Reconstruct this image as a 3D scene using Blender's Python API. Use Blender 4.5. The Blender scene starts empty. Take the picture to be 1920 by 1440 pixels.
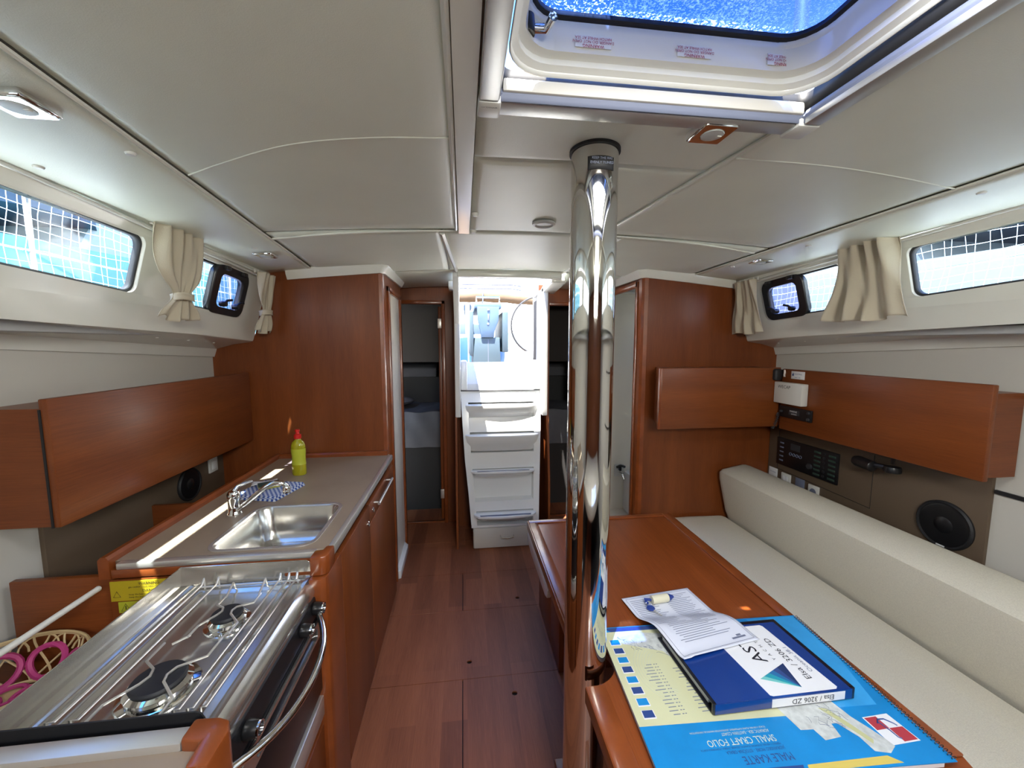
import bpy, bmesh, math, random
from mathutils import Vector, Matrix, noise
random.seed(7)
SC = bpy.context.scene
COL = SC.collection
PI = math.pi

# ------------------------------------------------------------ camera
psi = math.radians(7.05); th = math.radians(5.79)
FW = Vector((math.sin(psi)*math.cos(th), math.cos(psi)*math.cos(th), -math.sin(th)))
RT = Vector((math.cos(psi), -math.sin(psi), 0)); UP = RT.cross(FW)
cd = bpy.data.cameras.new('camera'); cam = bpy.data.objects.new('camera', cd); COL.objects.link(cam)
cam.matrix_world = Matrix(((RT.x, UP.x, -FW.x, 0), (RT.y, UP.y, -FW.y, 0), (RT.z, UP.z, -FW.z, 1.55), (0, 0, 0, 1)))
cd.sensor_width = 36; cd.lens = 13.875; cd.clip_start = 0.02; cd.clip_end = 500
SC.camera = cam

# ------------------------------------------------------------ sky, sun, exposure
W = bpy.data.worlds.new('sky'); SC.world = W; W.use_nodes = True
nt = W.node_tree; nt.nodes.clear()
tc = nt.nodes.new('ShaderNodeTexCoord'); sp = nt.nodes.new('ShaderNodeSeparateXYZ'); nt.links.new(tc.outputs['Generated'], sp.inputs[0])
cr = nt.nodes.new('ShaderNodeValToRGB'); nt.links.new(sp.outputs['Z'], cr.inputs[0])
cr.color_ramp.elements[0].position = 0.0; cr.color_ramp.elements[0].color = (1.0, 0.985, 0.95, 1)
cr.color_ramp.elements[1].position = 0.95; cr.color_ramp.elements[1].color = (0.06, 0.20, 0.62, 1)
e = cr.color_ramp.elements.new(0.30); e.color = (0.93, 0.95, 0.98, 1)
e = cr.color_ramp.elements.new(0.58); e.color = (0.07, 0.21, 0.62, 1)
bg = nt.nodes.new('ShaderNodeBackground'); bg.inputs[1].default_value = 3.2
nt.links.new(cr.outputs[0], bg.inputs[0])
wo = nt.nodes.new('ShaderNodeOutputWorld'); nt.links.new(bg.outputs[0], wo.inputs[0])

SUN_D = Vector((0.18, 0.27, -1.0)).normalized()
sd = bpy.data.lights.new('sun', 'SUN'); sd.energy = 15; sd.angle = math.radians(0.6); sd.color = (1.0, 0.95, 0.87)
so = bpy.data.objects.new('sun', sd); COL.objects.link(so); so.rotation_euler = SUN_D.to_track_quat('-Z', 'Y').to_euler()

def portal(c, sx, sy, n):
    l = bpy.data.lights.new('window_portal', 'AREA'); l.shape = 'RECTANGLE'; l.size = sx; l.size_y = sy
    l.cycles.is_portal = True
    o = bpy.data.objects.new('window_portal', l); COL.objects.link(o); o.location = c
    q = Vector(n).to_track_quat('-Z', 'Y'); o.rotation_euler = q.to_euler()

# fill lamp added behind the camera, standing in for forward hatch daylight
al = bpy.data.lights.new('forward_fill_light', 'AREA'); al.shape = 'RECTANGLE'; al.size = 0.58; al.size_y = 0.52; al.energy = 20; al.color = (1.0, 0.975, 0.87)
ao = bpy.data.objects.new('forward_fill', al); COL.objects.link(ao); ao.location = (0.39, -0.95, 2.00); ao.rotation_euler = (math.radians(66), 0, 0)

# skylight entering through the roof hatch above and ahead of the camera
hl = bpy.data.lights.new('roof_hatch_daylight', 'AREA'); hl.shape = 'RECTANGLE'; hl.size = 0.50; hl.size_y = 0.36; hl.energy = 5.5; hl.color = (0.97, 0.98, 1.0)
ho = bpy.data.objects.new('roof_hatch_daylight', hl); COL.objects.link(ho); ho.location = (0.39, 0.37, 2.078)

SC.view_settings.view_transform = 'Standard'; SC.view_settings.look = 'None'
SC.view_settings.exposure = 1.38; SC.view_settings.gamma = 1.0; SC.view_settings.use_curve_mapping = False
SC.cycles.max_bounces = 9; SC.cycles.diffuse_bounces = 5; SC.cycles.glossy_bounces = 5
SC.cycles.transparent_max_bounces = 12; SC.cycles.sample_clamp_indirect = 4.0
SC.cycles.caustics_reflective = False; SC.cycles.caustics_refractive = False
SC.cycles.use_denoising = True

# ------------------------------------------------------------ materials
MT = {}
def mat(name, col, rough=0.5, metal=0.0, spec=0.5, bump=None, bscale=200, noise_amt=0.0, nscale=8, coat=0.0, alpha=None, trans=0.0):
    m = bpy.data.materials.new(name); m.use_nodes = True; n = m.node_tree; b = n.nodes['Principled BSDF']
    b.inputs['Base Color'].default_value = (*col, 1); b.inputs['Roughness'].default_value = rough
    b.inputs['Metallic'].default_value = metal; b.inputs['Specular IOR Level'].default_value = spec
    b.inputs['Coat Weight'].default_value = coat; b.inputs['Coat Roughness'].default_value = 0.08
    b.inputs['Transmission Weight'].default_value = trans
    t = n.nodes.new('ShaderNodeTexCoord')
    if noise_amt:
        no = n.nodes.new('ShaderNodeTexNoise'); no.inputs['Scale'].default_value = nscale; no.inputs['Detail'].default_value = 5
        n.links.new(t.outputs['Object'], no.inputs['Vector'])
        r = n.nodes.new('ShaderNodeMapRange'); r.inputs['From Min'].default_value = 0.3; r.inputs['From Max'].default_value = 0.7
        r.inputs['To Min'].default_value = 1-noise_amt; r.inputs['To Max'].default_value = 1+noise_amt*0.4
        n.links.new(no.outputs[0], r.inputs[0])
        mx = n.nodes.new('ShaderNodeMix'); mx.data_type = 'RGBA'; mx.blend_type = 'MULTIPLY'; mx.inputs[0].default_value = 1
        mx.inputs[6].default_value = (*col, 1); n.links.new(r.outputs[0], mx.inputs[7]); n.links.new(mx.outputs[2], b.inputs['Base Color'])
    if bump:
        no = n.nodes.new('ShaderNodeTexNoise'); no.inputs['Scale'].default_value = bscale; no.inputs['Detail'].default_value = 3
        n.links.new(t.outputs['Object'], no.inputs['Vector'])
        bp = n.nodes.new('ShaderNodeBump'); bp.inputs['Strength'].default_value = bump; bp.inputs['Distance'].default_value = 0.002
        n.links.new(no.outputs[0], bp.inputs['Height']); n.links.new(bp.outputs[0], b.inputs['Normal'])
    MT[name] = m; return m

def wood(name, axis, c1, c2, rough=0.38, coat=0.12, staves=None):
    m = bpy.data.materials.new(name); m.use_nodes = True; n = m.node_tree; b = n.nodes['Principled BSDF']
    t = n.nodes.new('ShaderNodeTexCoord'); mp = n.nodes.new('ShaderNodeMapping'); n.links.new(t.outputs['Object'], mp.inputs[0])
    s = [150, 150, 150]; s[axis] = 3.0; mp.inputs['Scale'].default_value = s
    no = n.nodes.new('ShaderNodeTexNoise'); no.inputs['Scale'].default_value = 3.0; no.inputs['Detail'].default_value = 6; no.inputs['Roughness'].default_value = 0.65
    n.links.new(mp.outputs[0], no.inputs['Vector'])
    mp2 = n.nodes.new('ShaderNodeMapping'); n.links.new(t.outputs['Object'], mp2.inputs[0])
    s = [7, 7, 7]; s[axis] = 0.7; mp2.inputs['Scale'].default_value = s
    n2 = n.nodes.new('ShaderNodeTexNoise'); n2.inputs['Scale'].default_value = 1.5; n2.inputs['Detail'].default_value = 3
    n.links.new(mp2.outputs[0], n2.inputs['Vector'])
    ad = n.nodes.new('ShaderNodeMath'); ad.operation = 'ADD'
    h1 = n.nodes.new('ShaderNodeMath'); h1.operation = 'MULTIPLY'; h1.inputs[1].default_value = 0.55
    h2 = n.nodes.new('ShaderNodeMath'); h2.operation = 'MULTIPLY'; h2.inputs[1].default_value = 0.45
    n.links.new(no.outputs[0], h1.inputs[0]); n.links.new(n2.outputs[0], h2.inputs[0])
    n.links.new(h1.outputs[0], ad.inputs[0]); n.links.new(h2.outputs[0], ad.inputs[1])
    r = n.nodes.new('ShaderNodeValToRGB'); r.color_ramp.elements[0].position = 0.36; r.color_ramp.elements[0].color = (*c1, 1)
    r.color_ramp.elements[1].position = 0.64; r.color_ramp.elements[1].color = (*c2, 1)
    n.links.new(ad.outputs[0], r.inputs[0]); out = r.outputs[0]
    if staves:
        mp3 = n.nodes.new('ShaderNodeMapping'); n.links.new(t.outputs['Object'], mp3.inputs[0]); mp3.inputs['Rotation'].default_value = (0, 0, PI/2)
        br = n.nodes.new('ShaderNodeTexBrick'); br.inputs['Scale'].default_value = 1.0; br.inputs['Mortar Size'].default_value = 0.0
        br.inputs['Brick Width'].default_value = 0.72; br.inputs['Row Height'].default_value = 0.105; br.offset = 0.37
        br.inputs['Color1'].default_value = (0.70, 0.66, 0.66, 1); br.inputs['Color2'].default_value = (1.12, 1.1, 1.1, 1)
        n.links.new(mp3.outputs[0], br.inputs['Vector'])
        mx = n.nodes.new('ShaderNodeMix'); mx.data_type = 'RGBA'; mx.blend_type = 'MULTIPLY'; mx.inputs[0].default_value = 1
        n.links.new(out, mx.inputs[6]); n.links.new(br.outputs[0], mx.inputs[7]); out = mx.outputs[2]
    n.links.new(out, b.inputs['Base Color'])
    b.inputs['Roughness'].default_value = rough; b.inputs['Coat Weight'].default_value = coat; b.inputs['Coat Roughness'].default_value = 0.2; b.inputs['Specular IOR Level'].default_value = 0.38
    bp = n.nodes.new('ShaderNodeBump'); bp.inputs['Strength'].default_value = 0.05; bp.inputs['Distance'].default_value = 0.001
    n.links.new(no.outputs[0], bp.inputs['Height']); n.links.new(bp.outputs[0], b.inputs['Normal'])
    MT[name] = m; return m

WC1 = (0.130, 0.030, 0.006); WC2 = (0.225, 0.060, 0.013)
wood('wood_x', 0, WC1, WC2); wood('wood_y', 1, WC1, WC2); wood('wood_z', 2, WC1, WC2)
wood('table_wood', 1, (0.16, 0.034, 0.006), (0.26, 0.063, 0.013), 0.28, 0.3)
wood('floor_wood', 1, (0.185, 0.060, 0.026), (0.320, 0.114, 0.052), 0.50, 0.0, staves=True)
mat('solid_wood', (0.24, 0.057, 0.012), 0.3, noise_amt=0.25, nscale=14, coat=0.25)
mat('vinyl', (0.775, 0.80, 0.695), 0.42, bump=0.18, bscale=420, noise_amt=0.05, nscale=3)
mat('gelcoat', (0.79, 0.785, 0.71), 0.22, coat=0.3, noise_amt=0.03)
mat('white_gelcoat', (0.80, 0.81, 0.80), 0.2, coat=0.3)
mat('lining', (0.60, 0.575, 0.51), 0.6, bump=0.1, bscale=300)
mat('brown_panel', (0.12, 0.083, 0.052), 0.5, bump=0.1, bscale=400)
mat('laminate', (0.31, 0.235, 0.165), 0.42, noise_amt=0.12, nscale=5)
mat('steel', (0.66, 0.64, 0.59), 0.20, 0.92, noise_amt=0.08, nscale=20)
mat('satin_steel', (0.70, 0.68, 0.63), 0.33, 0.75)
mat('chrome', (0.78, 0.78, 0.76), 0.06, 1.0)
mat('mast_chrome', (0.66, 0.65, 0.62), 0.045, 1.0)
mat('alu', (0.62, 0.62, 0.60), 0.4, 0.85)
mat('black', (0.010, 0.010, 0.011), 0.3)
mat('matt_black', (0.012, 0.012, 0.013), 0.6)
mat('rubber', (0.03, 0.03, 0.033), 0.7)
mat('white_plastic', (0.66, 0.65, 0.60), 0.35)
mat('washroom', (0.80, 0.75, 0.64), 0.35)
mat('white_print', (0.75, 0.75, 0.74), 0.5)
mat('paper', (0.70, 0.72, 0.78), 0.6, bump=0.1, bscale=60)
mat('print_grey', (0.16, 0.18, 0.25), 0.6)
mat('print_black', (0.015, 0.015, 0.02), 0.5)
mat('print_red', (0.42, 0.04, 0.05), 0.5)
mat('print_navy', (0.03, 0.06, 0.20), 0.4)
mat('navy', (0.025, 0.06, 0.21), 0.35)
mat('cyan', (0.008, 0.235, 0.56), 0.3, noise_amt=0.12, nscale=12)
mat('sky_print', (0.04, 0.33, 0.68), 0.3, noise_amt=0.2, nscale=10)
mat('cream_print', (0.60, 0.60, 0.36), 0.3, noise_amt=0.06, nscale=9)
mat('pale_text', (0.55, 0.60, 0.50), 0.4)
mat('yellow_print', (0.62, 0.48, 0.10), 0.35)
mat('map_print', (0.58, 0.60, 0.56), 0.35, noise_amt=0.25, nscale=60)
mat('map_land', (0.50, 0.50, 0.25), 0.35)
mat('teal1', (0.02, 0.30, 0.36), 0.3); mat('teal2', (0.02, 0.14, 0.32), 0.3); mat('teal3', (0.16, 0.50, 0.46), 0.3); mat('deep', (0.015, 0.03, 0.10), 0.3)
mat('binder_blue', (0.004, 0.035, 0.20), 0.18, coat=0.6)
mat('binder_black', (0.006, 0.007, 0.012), 0.3, coat=0.2)
mat('float_cream', (0.68, 0.64, 0.46), 0.5)
mat('float_blue', (0.02, 0.05, 0.25), 0.4)
mat('seat_fabric', (0.64, 0.60, 0.49), 0.85, bump=0.5, bscale=520, noise_amt=0.10, nscale=260)
mat('curtain', (0.52, 0.46, 0.35), 0.75, bump=0.3, bscale=500)
mat('soap', (0.62, 0.58, 0.02), 0.12, trans=0.45, coat=0.3)
mat('red_cap', (0.60, 0.02, 0.015), 0.3)
mat('sticker_yellow', (0.46, 0.36, 0.015), 0.45)
mat('sticker_green', (0.44, 0.47, 0.03), 0.45)
mat('sponge', (0.50, 0.46, 0.12), 0.9, bump=0.6, bscale=300)
mat('scourer', (0.025, 0.05, 0.035), 0.95, bump=0.8, bscale=400)
mat('rattan', (0.55, 0.42, 0.22), 0.6)
mat('pink', (0.48, 0.045, 0.20), 0.6)
mat('frosted', (0.50, 0.52, 0.50), 0.35)
mat('lens', (0.72, 0.72, 0.68), 0.25)
mat('sheet', (0.12, 0.12, 0.135), 0.85, noise_amt=0.15, nscale=6)
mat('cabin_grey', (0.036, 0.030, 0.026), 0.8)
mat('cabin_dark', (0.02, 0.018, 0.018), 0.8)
mat('deck', (0.45, 0.46, 0.46), 0.5)
mat('teak', (0.32, 0.20, 0.11), 0.6, noise_amt=0.25, nscale=15)
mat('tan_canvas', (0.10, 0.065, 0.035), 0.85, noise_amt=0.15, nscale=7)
mat('cockpit_blue', (0.075, 0.125, 0.19), 0.5)
mat('cockpit_teal', (0.065, 0.10, 0.12), 0.5)
mat('net', (0.6, 0.62, 0.62), 0.6)
mat('sea', (0.05, 0.13, 0.17), 0.12, noise_amt=0.3, nscale=1.5, bump=0.4, bscale=3)
mat('hull_teal', (0.07, 0.24, 0.26), 0.35); mat('hull_white', (0.22, 0.25, 0.27), 0.35); mat('hull_blue', (0.05, 0.13, 0.30), 0.4)
mat('canvas_blue', (0.035, 0.06, 0.095), 0.8)
mat('stone', (0.42, 0.40, 0.37), 0.9, noise_amt=0.3, nscale=3)
mat('hill', (0.16, 0.22, 0.24), 0.95, noise_amt=0.3, nscale=0.05)
mat('leather', (0.03, 0.03, 0.03), 0.5)

def glassmat(name, tint, refl, crazed=False):
    m = bpy.data.materials.new(name); m.use_nodes = True; n = m.node_tree; n.nodes.clear()
    o = n.nodes.new('ShaderNodeOutputMaterial'); tr = n.nodes.new('ShaderNodeBsdfTransparent'); tr.inputs[0].default_value = (*tint, 1)
    gl = n.nodes.new('ShaderNodeBsdfGlossy'); gl.inputs['Roughness'].default_value = 0.03
    mx = n.nodes.new('ShaderNodeMixShader'); mx.inputs[0].default_value = refl
    n.links.new(tr.outputs[0], mx.inputs[1]); n.links.new(gl.outputs[0], mx.inputs[2]); out = mx.outputs[0]
    if crazed:
        t = n.nodes.new('ShaderNodeTexCoord'); no = n.nodes.new('ShaderNodeTexNoise'); no.inputs['Scale'].default_value = 230; no.inputs['Detail'].default_value = 2
        n.links.new(t.outputs['Object'], no.inputs['Vector'])
        n3 = n.nodes.new('ShaderNodeTexNoise'); n3.inputs['Scale'].default_value = 4
        n.links.new(t.outputs['Object'], n3.inputs['Vector'])
        ad = n.nodes.new('ShaderNodeMath'); ad.operation = 'MULTIPLY_ADD'; ad.inputs[1].default_value = 0.45; n.links.new(n3.outputs[0], ad.inputs[0]); n.links.new(no.outputs[0], ad.inputs[2])
        r = n.nodes.new('ShaderNodeMapRange'); r.inputs['From Min'].default_value = 0.80; r.inputs['From Max'].default_value = 0.95; r.inputs['To Max'].default_value = 0.7
        n.links.new(ad.outputs[0], r.inputs[0])
        tl = n.nodes.new('ShaderNodeBsdfTranslucent'); tl.inputs[0].default_value = (0.8, 0.9, 1, 1)
        m2 = n.nodes.new('ShaderNodeMixShader'); n.links.new(r.outputs[0], m2.inputs[0]); n.links.new(out, m2.inputs[1]); n.links.new(tl.outputs[0], m2.inputs[2]); out = m2.outputs[0]
    n.links.new(out, o.inputs[0]); MT[name] = m
glassmat('window_glass', (0.86, 0.93, 0.97), 0.05)
glassmat('hatch_glass', (0.27, 0.38, 0.66), 0.05, True)
glassmat('port_glass', (0.62, 0.66, 0.85), 0.06)

# checked cloth: woven blue and white squares
m = bpy.data.materials.new('checked'); m.use_nodes = True; n = m.node_tree; b = n.nodes['Principled BSDF']
t = n.nodes.new('ShaderNodeTexCoord'); ck = n.nodes.new('ShaderNodeTexChecker'); ck.inputs['Scale'].default_value = 95
ck.inputs['Color1'].default_value = (0.60, 0.64, 0.72, 1); ck.inputs['Color2'].default_value = (0.03, 0.08, 0.32, 1)
n.links.new(t.outputs['Object'], ck.inputs['Vector']); n.links.new(ck.outputs[0], b.inputs['Base Color']); b.inputs['Roughness'].default_value = 0.9
MT['checked'] = m

# ------------------------------------------------------------ mesh builder
class B:
    def __init__(s): s.bm = bmesh.new()
    def _add(s, t):
        me = bpy.data.meshes.new('t'); t.to_mesh(me); t.free(); s.bm.from_mesh(me); bpy.data.meshes.remove(me); return s
    def box(s, x0, x1, y0, y1, z0, z1, bev=0.0, seg=2, rot=None, about=None):
        t = bmesh.new(); bmesh.ops.create_cube(t, size=1)
        c = Vector(((x0+x1)/2, (y0+y1)/2, (z0+z1)/2)); d = (abs(x1-x0), abs(y1-y0), abs(z1-z0))
        for v in t.verts: v.co = Vector((v.co.x*d[0], v.co.y*d[1], v.co.z*d[2]))
        if bev: bmesh.ops.bevel(t, geom=t.edges[:], offset=min(bev, min(d)*0.49), segments=seg, affect='EDGES', profile=0.5)
        for v in t.verts:
            if rot is not None: v.co = rot @ v.co
            v.co += c
        return s._add(t)
    def prism(s, pts, axis, a0, a1, bev=0.0):
        t = bmesh.new()
        def P(p, a):
            if axis == 'x': return (a, p[0], p[1])
            if axis == 'y': return (p[0], a, p[1])
            return (p[0], p[1], a)
        lo = [t.verts.new(P(p, a0)) for p in pts]; hi = [t.verts.new(P(p, a1)) for p in pts]
        t.faces.new(lo); t.faces.new(hi[::-1])
        k = len(pts)
        for i in range(k): t.faces.new((lo[i], hi[i], hi[(i+1) % k], lo[(i+1) % k]))
        bmesh.ops.recalc_face_normals(t, faces=t.faces[:])
        if bev: bmesh.ops.bevel(t, geom=t.edges[:], offset=bev, segments=2, affect='EDGES', profile=0.5)
        return s._add(t)
    def hull(s, lo, hi):
        """two matching loops of 3-D points joined into a closed solid"""
        t = bmesh.new(); a = [t.verts.new(p) for p in lo]; c = [t.verts.new(p) for p in hi]
        t.faces.new(a); t.faces.new(c[::-1]); k = len(a)
        for i in range(k): t.faces.new((a[i], c[i], c[(i+1) % k], a[(i+1) % k]))
        bmesh.ops.recalc_face_normals(t, faces=t.faces[:])
        return s._add(t)
    def loft(s, loops, cap=True, closed=True):
        t = bmesh.new(); L = [[t.verts.new(p) for p in l] for l in loops]; k = len(L[0])
        for a, c in zip(L, L[1:]):
            for i in range(k if closed else k-1): t.faces.new((a[i], a[(i+1) % k], c[(i+1) % k], c[i]))
        if cap: t.faces.new(L[0][::-1]); t.faces.new(L[-1])
        bmesh.ops.recalc_face_normals(t, faces=t.faces[:])
        return s._add(t)
    def tube(s, pts, r, seg=8, closed=False, r2=None):
        P = [Vector(p) for p in pts]; k = len(P); t = bmesh.new(); rings = []
        up = None
        for i in range(k):
            if closed: d = (P[(i+1) % k]-P[i-1])
            else: d = P[min(i+1, k-1)]-P[max(i-1, 0)]
            d.normalize()
            if up is None:
                up = Vector((0, 0, 1)) if abs(d.z) < 0.9 else Vector((1, 0, 0))
            u = (up-d*up.dot(d)).normalized(); w = d.cross(u); up = u
            rr = r if r2 is None else r+(r2-r)*i/(k-1)
            rings.append([t.verts.new(P[i]+u*rr*math.cos(a)+w*rr*math.sin(a)) for a in [2*PI*j/seg for j in range(seg)]])
        n = k if closed else k-1
        for i in range(n):
            a = rings[i]; c = rings[(i+1) % k]
            for j in range(seg): t.faces.new((a[j], a[(j+1) % seg], c[(j+1) % seg], c[j]))
        if not closed: t.faces.new(rings[0][::-1]); t.faces.new(rings[-1])
        bmesh.ops.recalc_face_normals(t, faces=t.faces[:])
        return s._add(t)
    def lathe(s, prof, c, seg=24, axis=(0, 0, 1), sx=1, sy=1):
        t = bmesh.new(); q = Vector((0, 0, 1)).rotation_difference(Vector(axis)).to_matrix(); c = Vector(c); rings = []
        for r, h in prof:
            if r < 1e-6: rings.append([t.verts.new(c+q @ Vector((0, 0, h)))])
            else: rings.append([t.verts.new(c+q @ Vector((r*sx*math.cos(2*PI*j/seg), r*sy*math.sin(2*PI*j/seg), h))) for j in range(seg)])
        for a, b2 in zip(rings, rings[1:]):
            for j in range(seg):
                k = (j+1) % seg
                if len(a) == 1 and len(b2) == 1: continue
                if len(a) == 1: t.faces.new((a[0], b2[j], b2[k]))
                elif len(b2) == 1: t.faces.new((a[j], a[k], b2[0]))
                else: t.faces.new((a[j], a[k], b2[k], b2[j]))
        if len(rings[0]) > 1: t.faces.new(rings[0][::-1])
        if len(rings[-1]) > 1: t.faces.new(rings[-1])
        bmesh.ops.recalc_face_normals(t, faces=t.faces[:])
        return s._add(t)
    def grid(s, fn, nu, nv, flip=False):
        t = bmesh.new(); V = [[t.verts.new(fn(i/nu, j/nv)) for j in range(nv+1)] for i in range(nu+1)]
        for i in range(nu):
            for j in range(nv):
                f = (V[i][j], V[i+1][j], V[i+1][j+1], V[i][j+1]); t.faces.new(f[::-1] if flip else f)
        return s._add(t)
    def quad(s, *p):
        t = bmesh.new(); t.faces.new([t.verts.new(q) for q in p]); return s._add(t)
    def plate(s, outline, holes, fn, th):
        cu = bpy.data.curves.new('t', 'CURVE'); cu.dimensions = '2D'; cu.fill_mode = 'BOTH'
        for l in [outline]+list(holes):
            sp = cu.splines.new('POLY'); sp.points.add(len(l)-1)
            for q, p in zip(sp.points, l): q.co = (p[0], p[1], 0, 1)
            sp.use_cyclic_u = True
        cu.extrude = th/2
        o = bpy.data.objects.new('t', cu); me = bpy.data.meshes.new_from_object(o)
        for v in me.vertices: v.co = fn(v.co.x, v.co.y, v.co.z+th/2)
        t = bmesh.new(); t.from_mesh(me); bmesh.ops.remove_doubles(t, verts=t.verts[:], dist=1e-5); bmesh.ops.recalc_face_normals(t, faces=t.faces[:])
        bpy.data.objects.remove(o); bpy.data.curves.remove(cu); bpy.data.meshes.remove(me)
        return s._add(t)
    def text(s, txt, size, o, ux, uy, align='CENTER', lift=0.0008, sx=1.0):
        cu = bpy.data.curves.new('t', 'FONT'); cu.body = txt; cu.size = size; cu.align_x = align; cu.align_y = 'CENTER'; cu.resolution_u = 2; cu.space_line = 0.9
        ob = bpy.data.objects.new('t', cu); me = bpy.data.meshes.new_from_object(ob)
        ux = Vector(ux).normalized(); uy = Vector(uy).normalized(); n = ux.cross(uy); o = Vector(o)+n*lift
        for v in me.vertices: v.co = o+ux*v.co.x*sx+uy*v.co.y
        s.bm.from_mesh(me); bpy.data.objects.remove(ob); bpy.data.curves.remove(cu); bpy.data.meshes.remove(me); return s

def rr(x0, y0, x1, y1, r, n=5):
    P = []
    for cx, cy, a0 in ((x1-r, y1-r, 0), (x0+r, y1-r, 90), (x0+r, y0+r, 180), (x1-r, y0+r, 270)):
        for i in range(n+1):
            a = math.radians(a0+90*i/n); P.append((cx+r*math.cos(a), cy+r*math.sin(a)))
    return P
def circ(cx, cy, r, n=24, ry=None): return [(cx+r*math.cos(2*PI*i/n), cy+(ry or r)*math.sin(2*PI*i/n)) for i in range(n)]

def _mesh(name, b, M, smooth):
    me = bpy.data.meshes.new(name)
    if M is not None: b.bm.transform(M)
    b.bm.to_mesh(me); b.bm.free()
    if smooth:
        for p in me.polygons: p.use_smooth = True
        me.set_sharp_from_angle(angle=math.radians(38))
    return me
WM = {}
def tag(o, label=None, cat=None, group=None, kind=None):
    if label: o['label'] = label
    if cat: o['category'] = cat
    if group: o['group'] = group
    if kind: o['kind'] = kind
    return o
def thing(name, label=None, cat=None, loc=(0, 0, 0), rz=0.0, group=None, kind=None):
    o = bpy.data.objects.new(name, None); o.empty_display_size = 0.05; COL.objects.link(o); o.location = loc; o.rotation_euler = (0, 0, rz)
    WM[o] = Matrix.Translation(loc) @ Matrix.Rotation(rz, 4, 'Z'); return tag(o, label, cat, group, kind)
def part(name, b, m, parent, label=None, local=False, smooth=True, kind=None, solid=0, bev=0):
    M = None if local else WM[parent].inverted()
    o = bpy.data.objects.new(name, _mesh(name, b, M, smooth)); o.data.materials.append(MT[m]); COL.objects.link(o); o.parent = parent
    WM[o] = WM[parent]
    if solid: q = o.modifiers.new('solid', 'SOLIDIFY'); q.thickness = solid; q.offset = 0
    return tag(o, label, kind=kind)
def solo(name, b, m, label, cat, loc=(0, 0, 0), rz=0.0, group=None, kind=None, local=False, smooth=True, solid=0):
    M = Matrix.Translation(loc) @ Matrix.Rotation(rz, 4, 'Z')
    o = bpy.data.objects.new(name, _mesh(name, b, None if local else M.inverted(), smooth)); o.data.materials.append(MT[m]); COL.objects.link(o)
    o.location = loc; o.rotation_euler = (0, 0, rz); WM[o] = M
    if solid: q = o.modifiers.new('solid', 'SOLIDIFY'); q.thickness = solid; q.offset = 0
    return tag(o, label, cat, group, kind)
def struct(name, b, m, loc=(0, 0, 0), label=None, smooth=True, solid=0):
    return solo(name, b, m, label, None, loc, 0, None, 'structure', smooth=smooth, solid=solid)
def sgroup(name, loc=(0, 0, 0)): return thing(name, loc=loc, kind='structure')
def copytree(o, loc, rz=None, label=None):
    r = o.copy(); COL.objects.link(r); r.location = loc
    if rz is not None: r.rotation_euler = (0, 0, rz)
    if label: r['label'] = label
    for ch in list(o.children):
        c = ch.copy(); COL.objects.link(c); c.parent = r
        for g in list(ch.children):
            d = g.copy(); COL.objects.link(d); d.parent = c
    return r
CX = 0.325      # centreline of the boat
# ------------------------------------------------------------ shell of the saloon
def zc(x, y):
    d = abs(x-CX)/1.395; yy = min(max(y, 0.0), 2.6)
    return 2.03-0.040*d**2.2-0.030*(yy-1.1)/1.2*d*d-0.01*d
def zb(y): return 1.645-0.065*(min(max(y, 0.2), 2.5)-1.17)/1.2
def zt(y): return 2.0-0.06*(min(max(y, 0.2), 2.5)-1.1)/1.1
def seamL(y): return -0.69-0.0864*(max(y, 0.1)-0.74)
def seamM(y): return 0.713-0.1165*(max(y, 0.3)-0.756)
YF = -1.7; YA = 2.40

# floor: separate lift-out panels of veneered ply
fl = sgroup('floor', (0.0, 1.5, 0))
holes = {(0.313, 2.26): 0, (0.012, 1.80): 0, (0.21, 1.60): 0}
def floor_panel(x0, x1, y0, y1):
    g = 0.0018; hs = [circ(hx, hy, 0.0125, 16) for hx, hy in holes if x0 < hx < x1 and y0 < hy < y1]
    b = B().plate([(x0+g, y0+g), (x1-g, y0+g), (x1-g, y1-g), (x0+g, y1-g)], hs, lambda x, y, w: (x, y, w-0.012), 0.012)
    part('floor_panel', b, 'floor_wood', fl, smooth=False)
for r in ((-0.46, -0.02, -1.7, 0.0), (-0.02, 0.46, -1.7, 0.0), (-0.46, -0.02, 0.0, 1.70), (-0.02, 1.3, 0.0, 1.70), (-0.46, 1.3, 1.70, 2.18), (-0.46, -0.02, 2.18, 2.56),
          (-0.02, 1.3, 2.18, 2.56), (-0.46, 1.12, 2.56, 3.0), (-0.62, 1.12, 3.0, 3.4)):
    floor_panel(*r)
part('floor_bed', B().box(-1.4, 2.05, YF, 3.45, -0.06, -0.014), 'matt_black', fl)

# ceiling: backing plus padded panels
ce = sgroup('ceiling', (CX, 1.0, 2.04))
HX0, HX1, HY0, HY1 = 0.072, 0.712, 0.17, 0.795
H2 = (0.072, 0.712, -1.25, -0.65)
xs = [-1.12, -0.95, -0.75, -0.5, -0.25, -0.03, HX0, 0.39, HX1, 0.95, 1.2, 1.42, 1.6, 1.77]
ys = [YF, H2[2], H2[3], HY0, HY1, 1.2, 1.7, 2.2, 2.64, 3.4]
b = B()
for i in range(len(xs)-1):
    for j in range(len(ys)-1):
        x0, x1, y0, y1 = xs[i], xs[i+1], ys[j], ys[j+1]
        if x0 >= HX0-1e-6 and x1 <= HX1+1e-6 and (j in (1, 3)): continue
        if j == 8 and x0 >= -0.035 and x1 <= HX1+1e-6: continue
        b.quad(*[(x, y, zc(x, y)+0.022) for x, y in ((x0, y0), (x1, y0), (x1, y1), (x0, y1))])
bmesh.ops.remove_doubles(b.bm, verts=b.bm.verts[:], dist=1e-4)
part('headliner_backing', b, 'lining', ce, solid=0.012)
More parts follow.
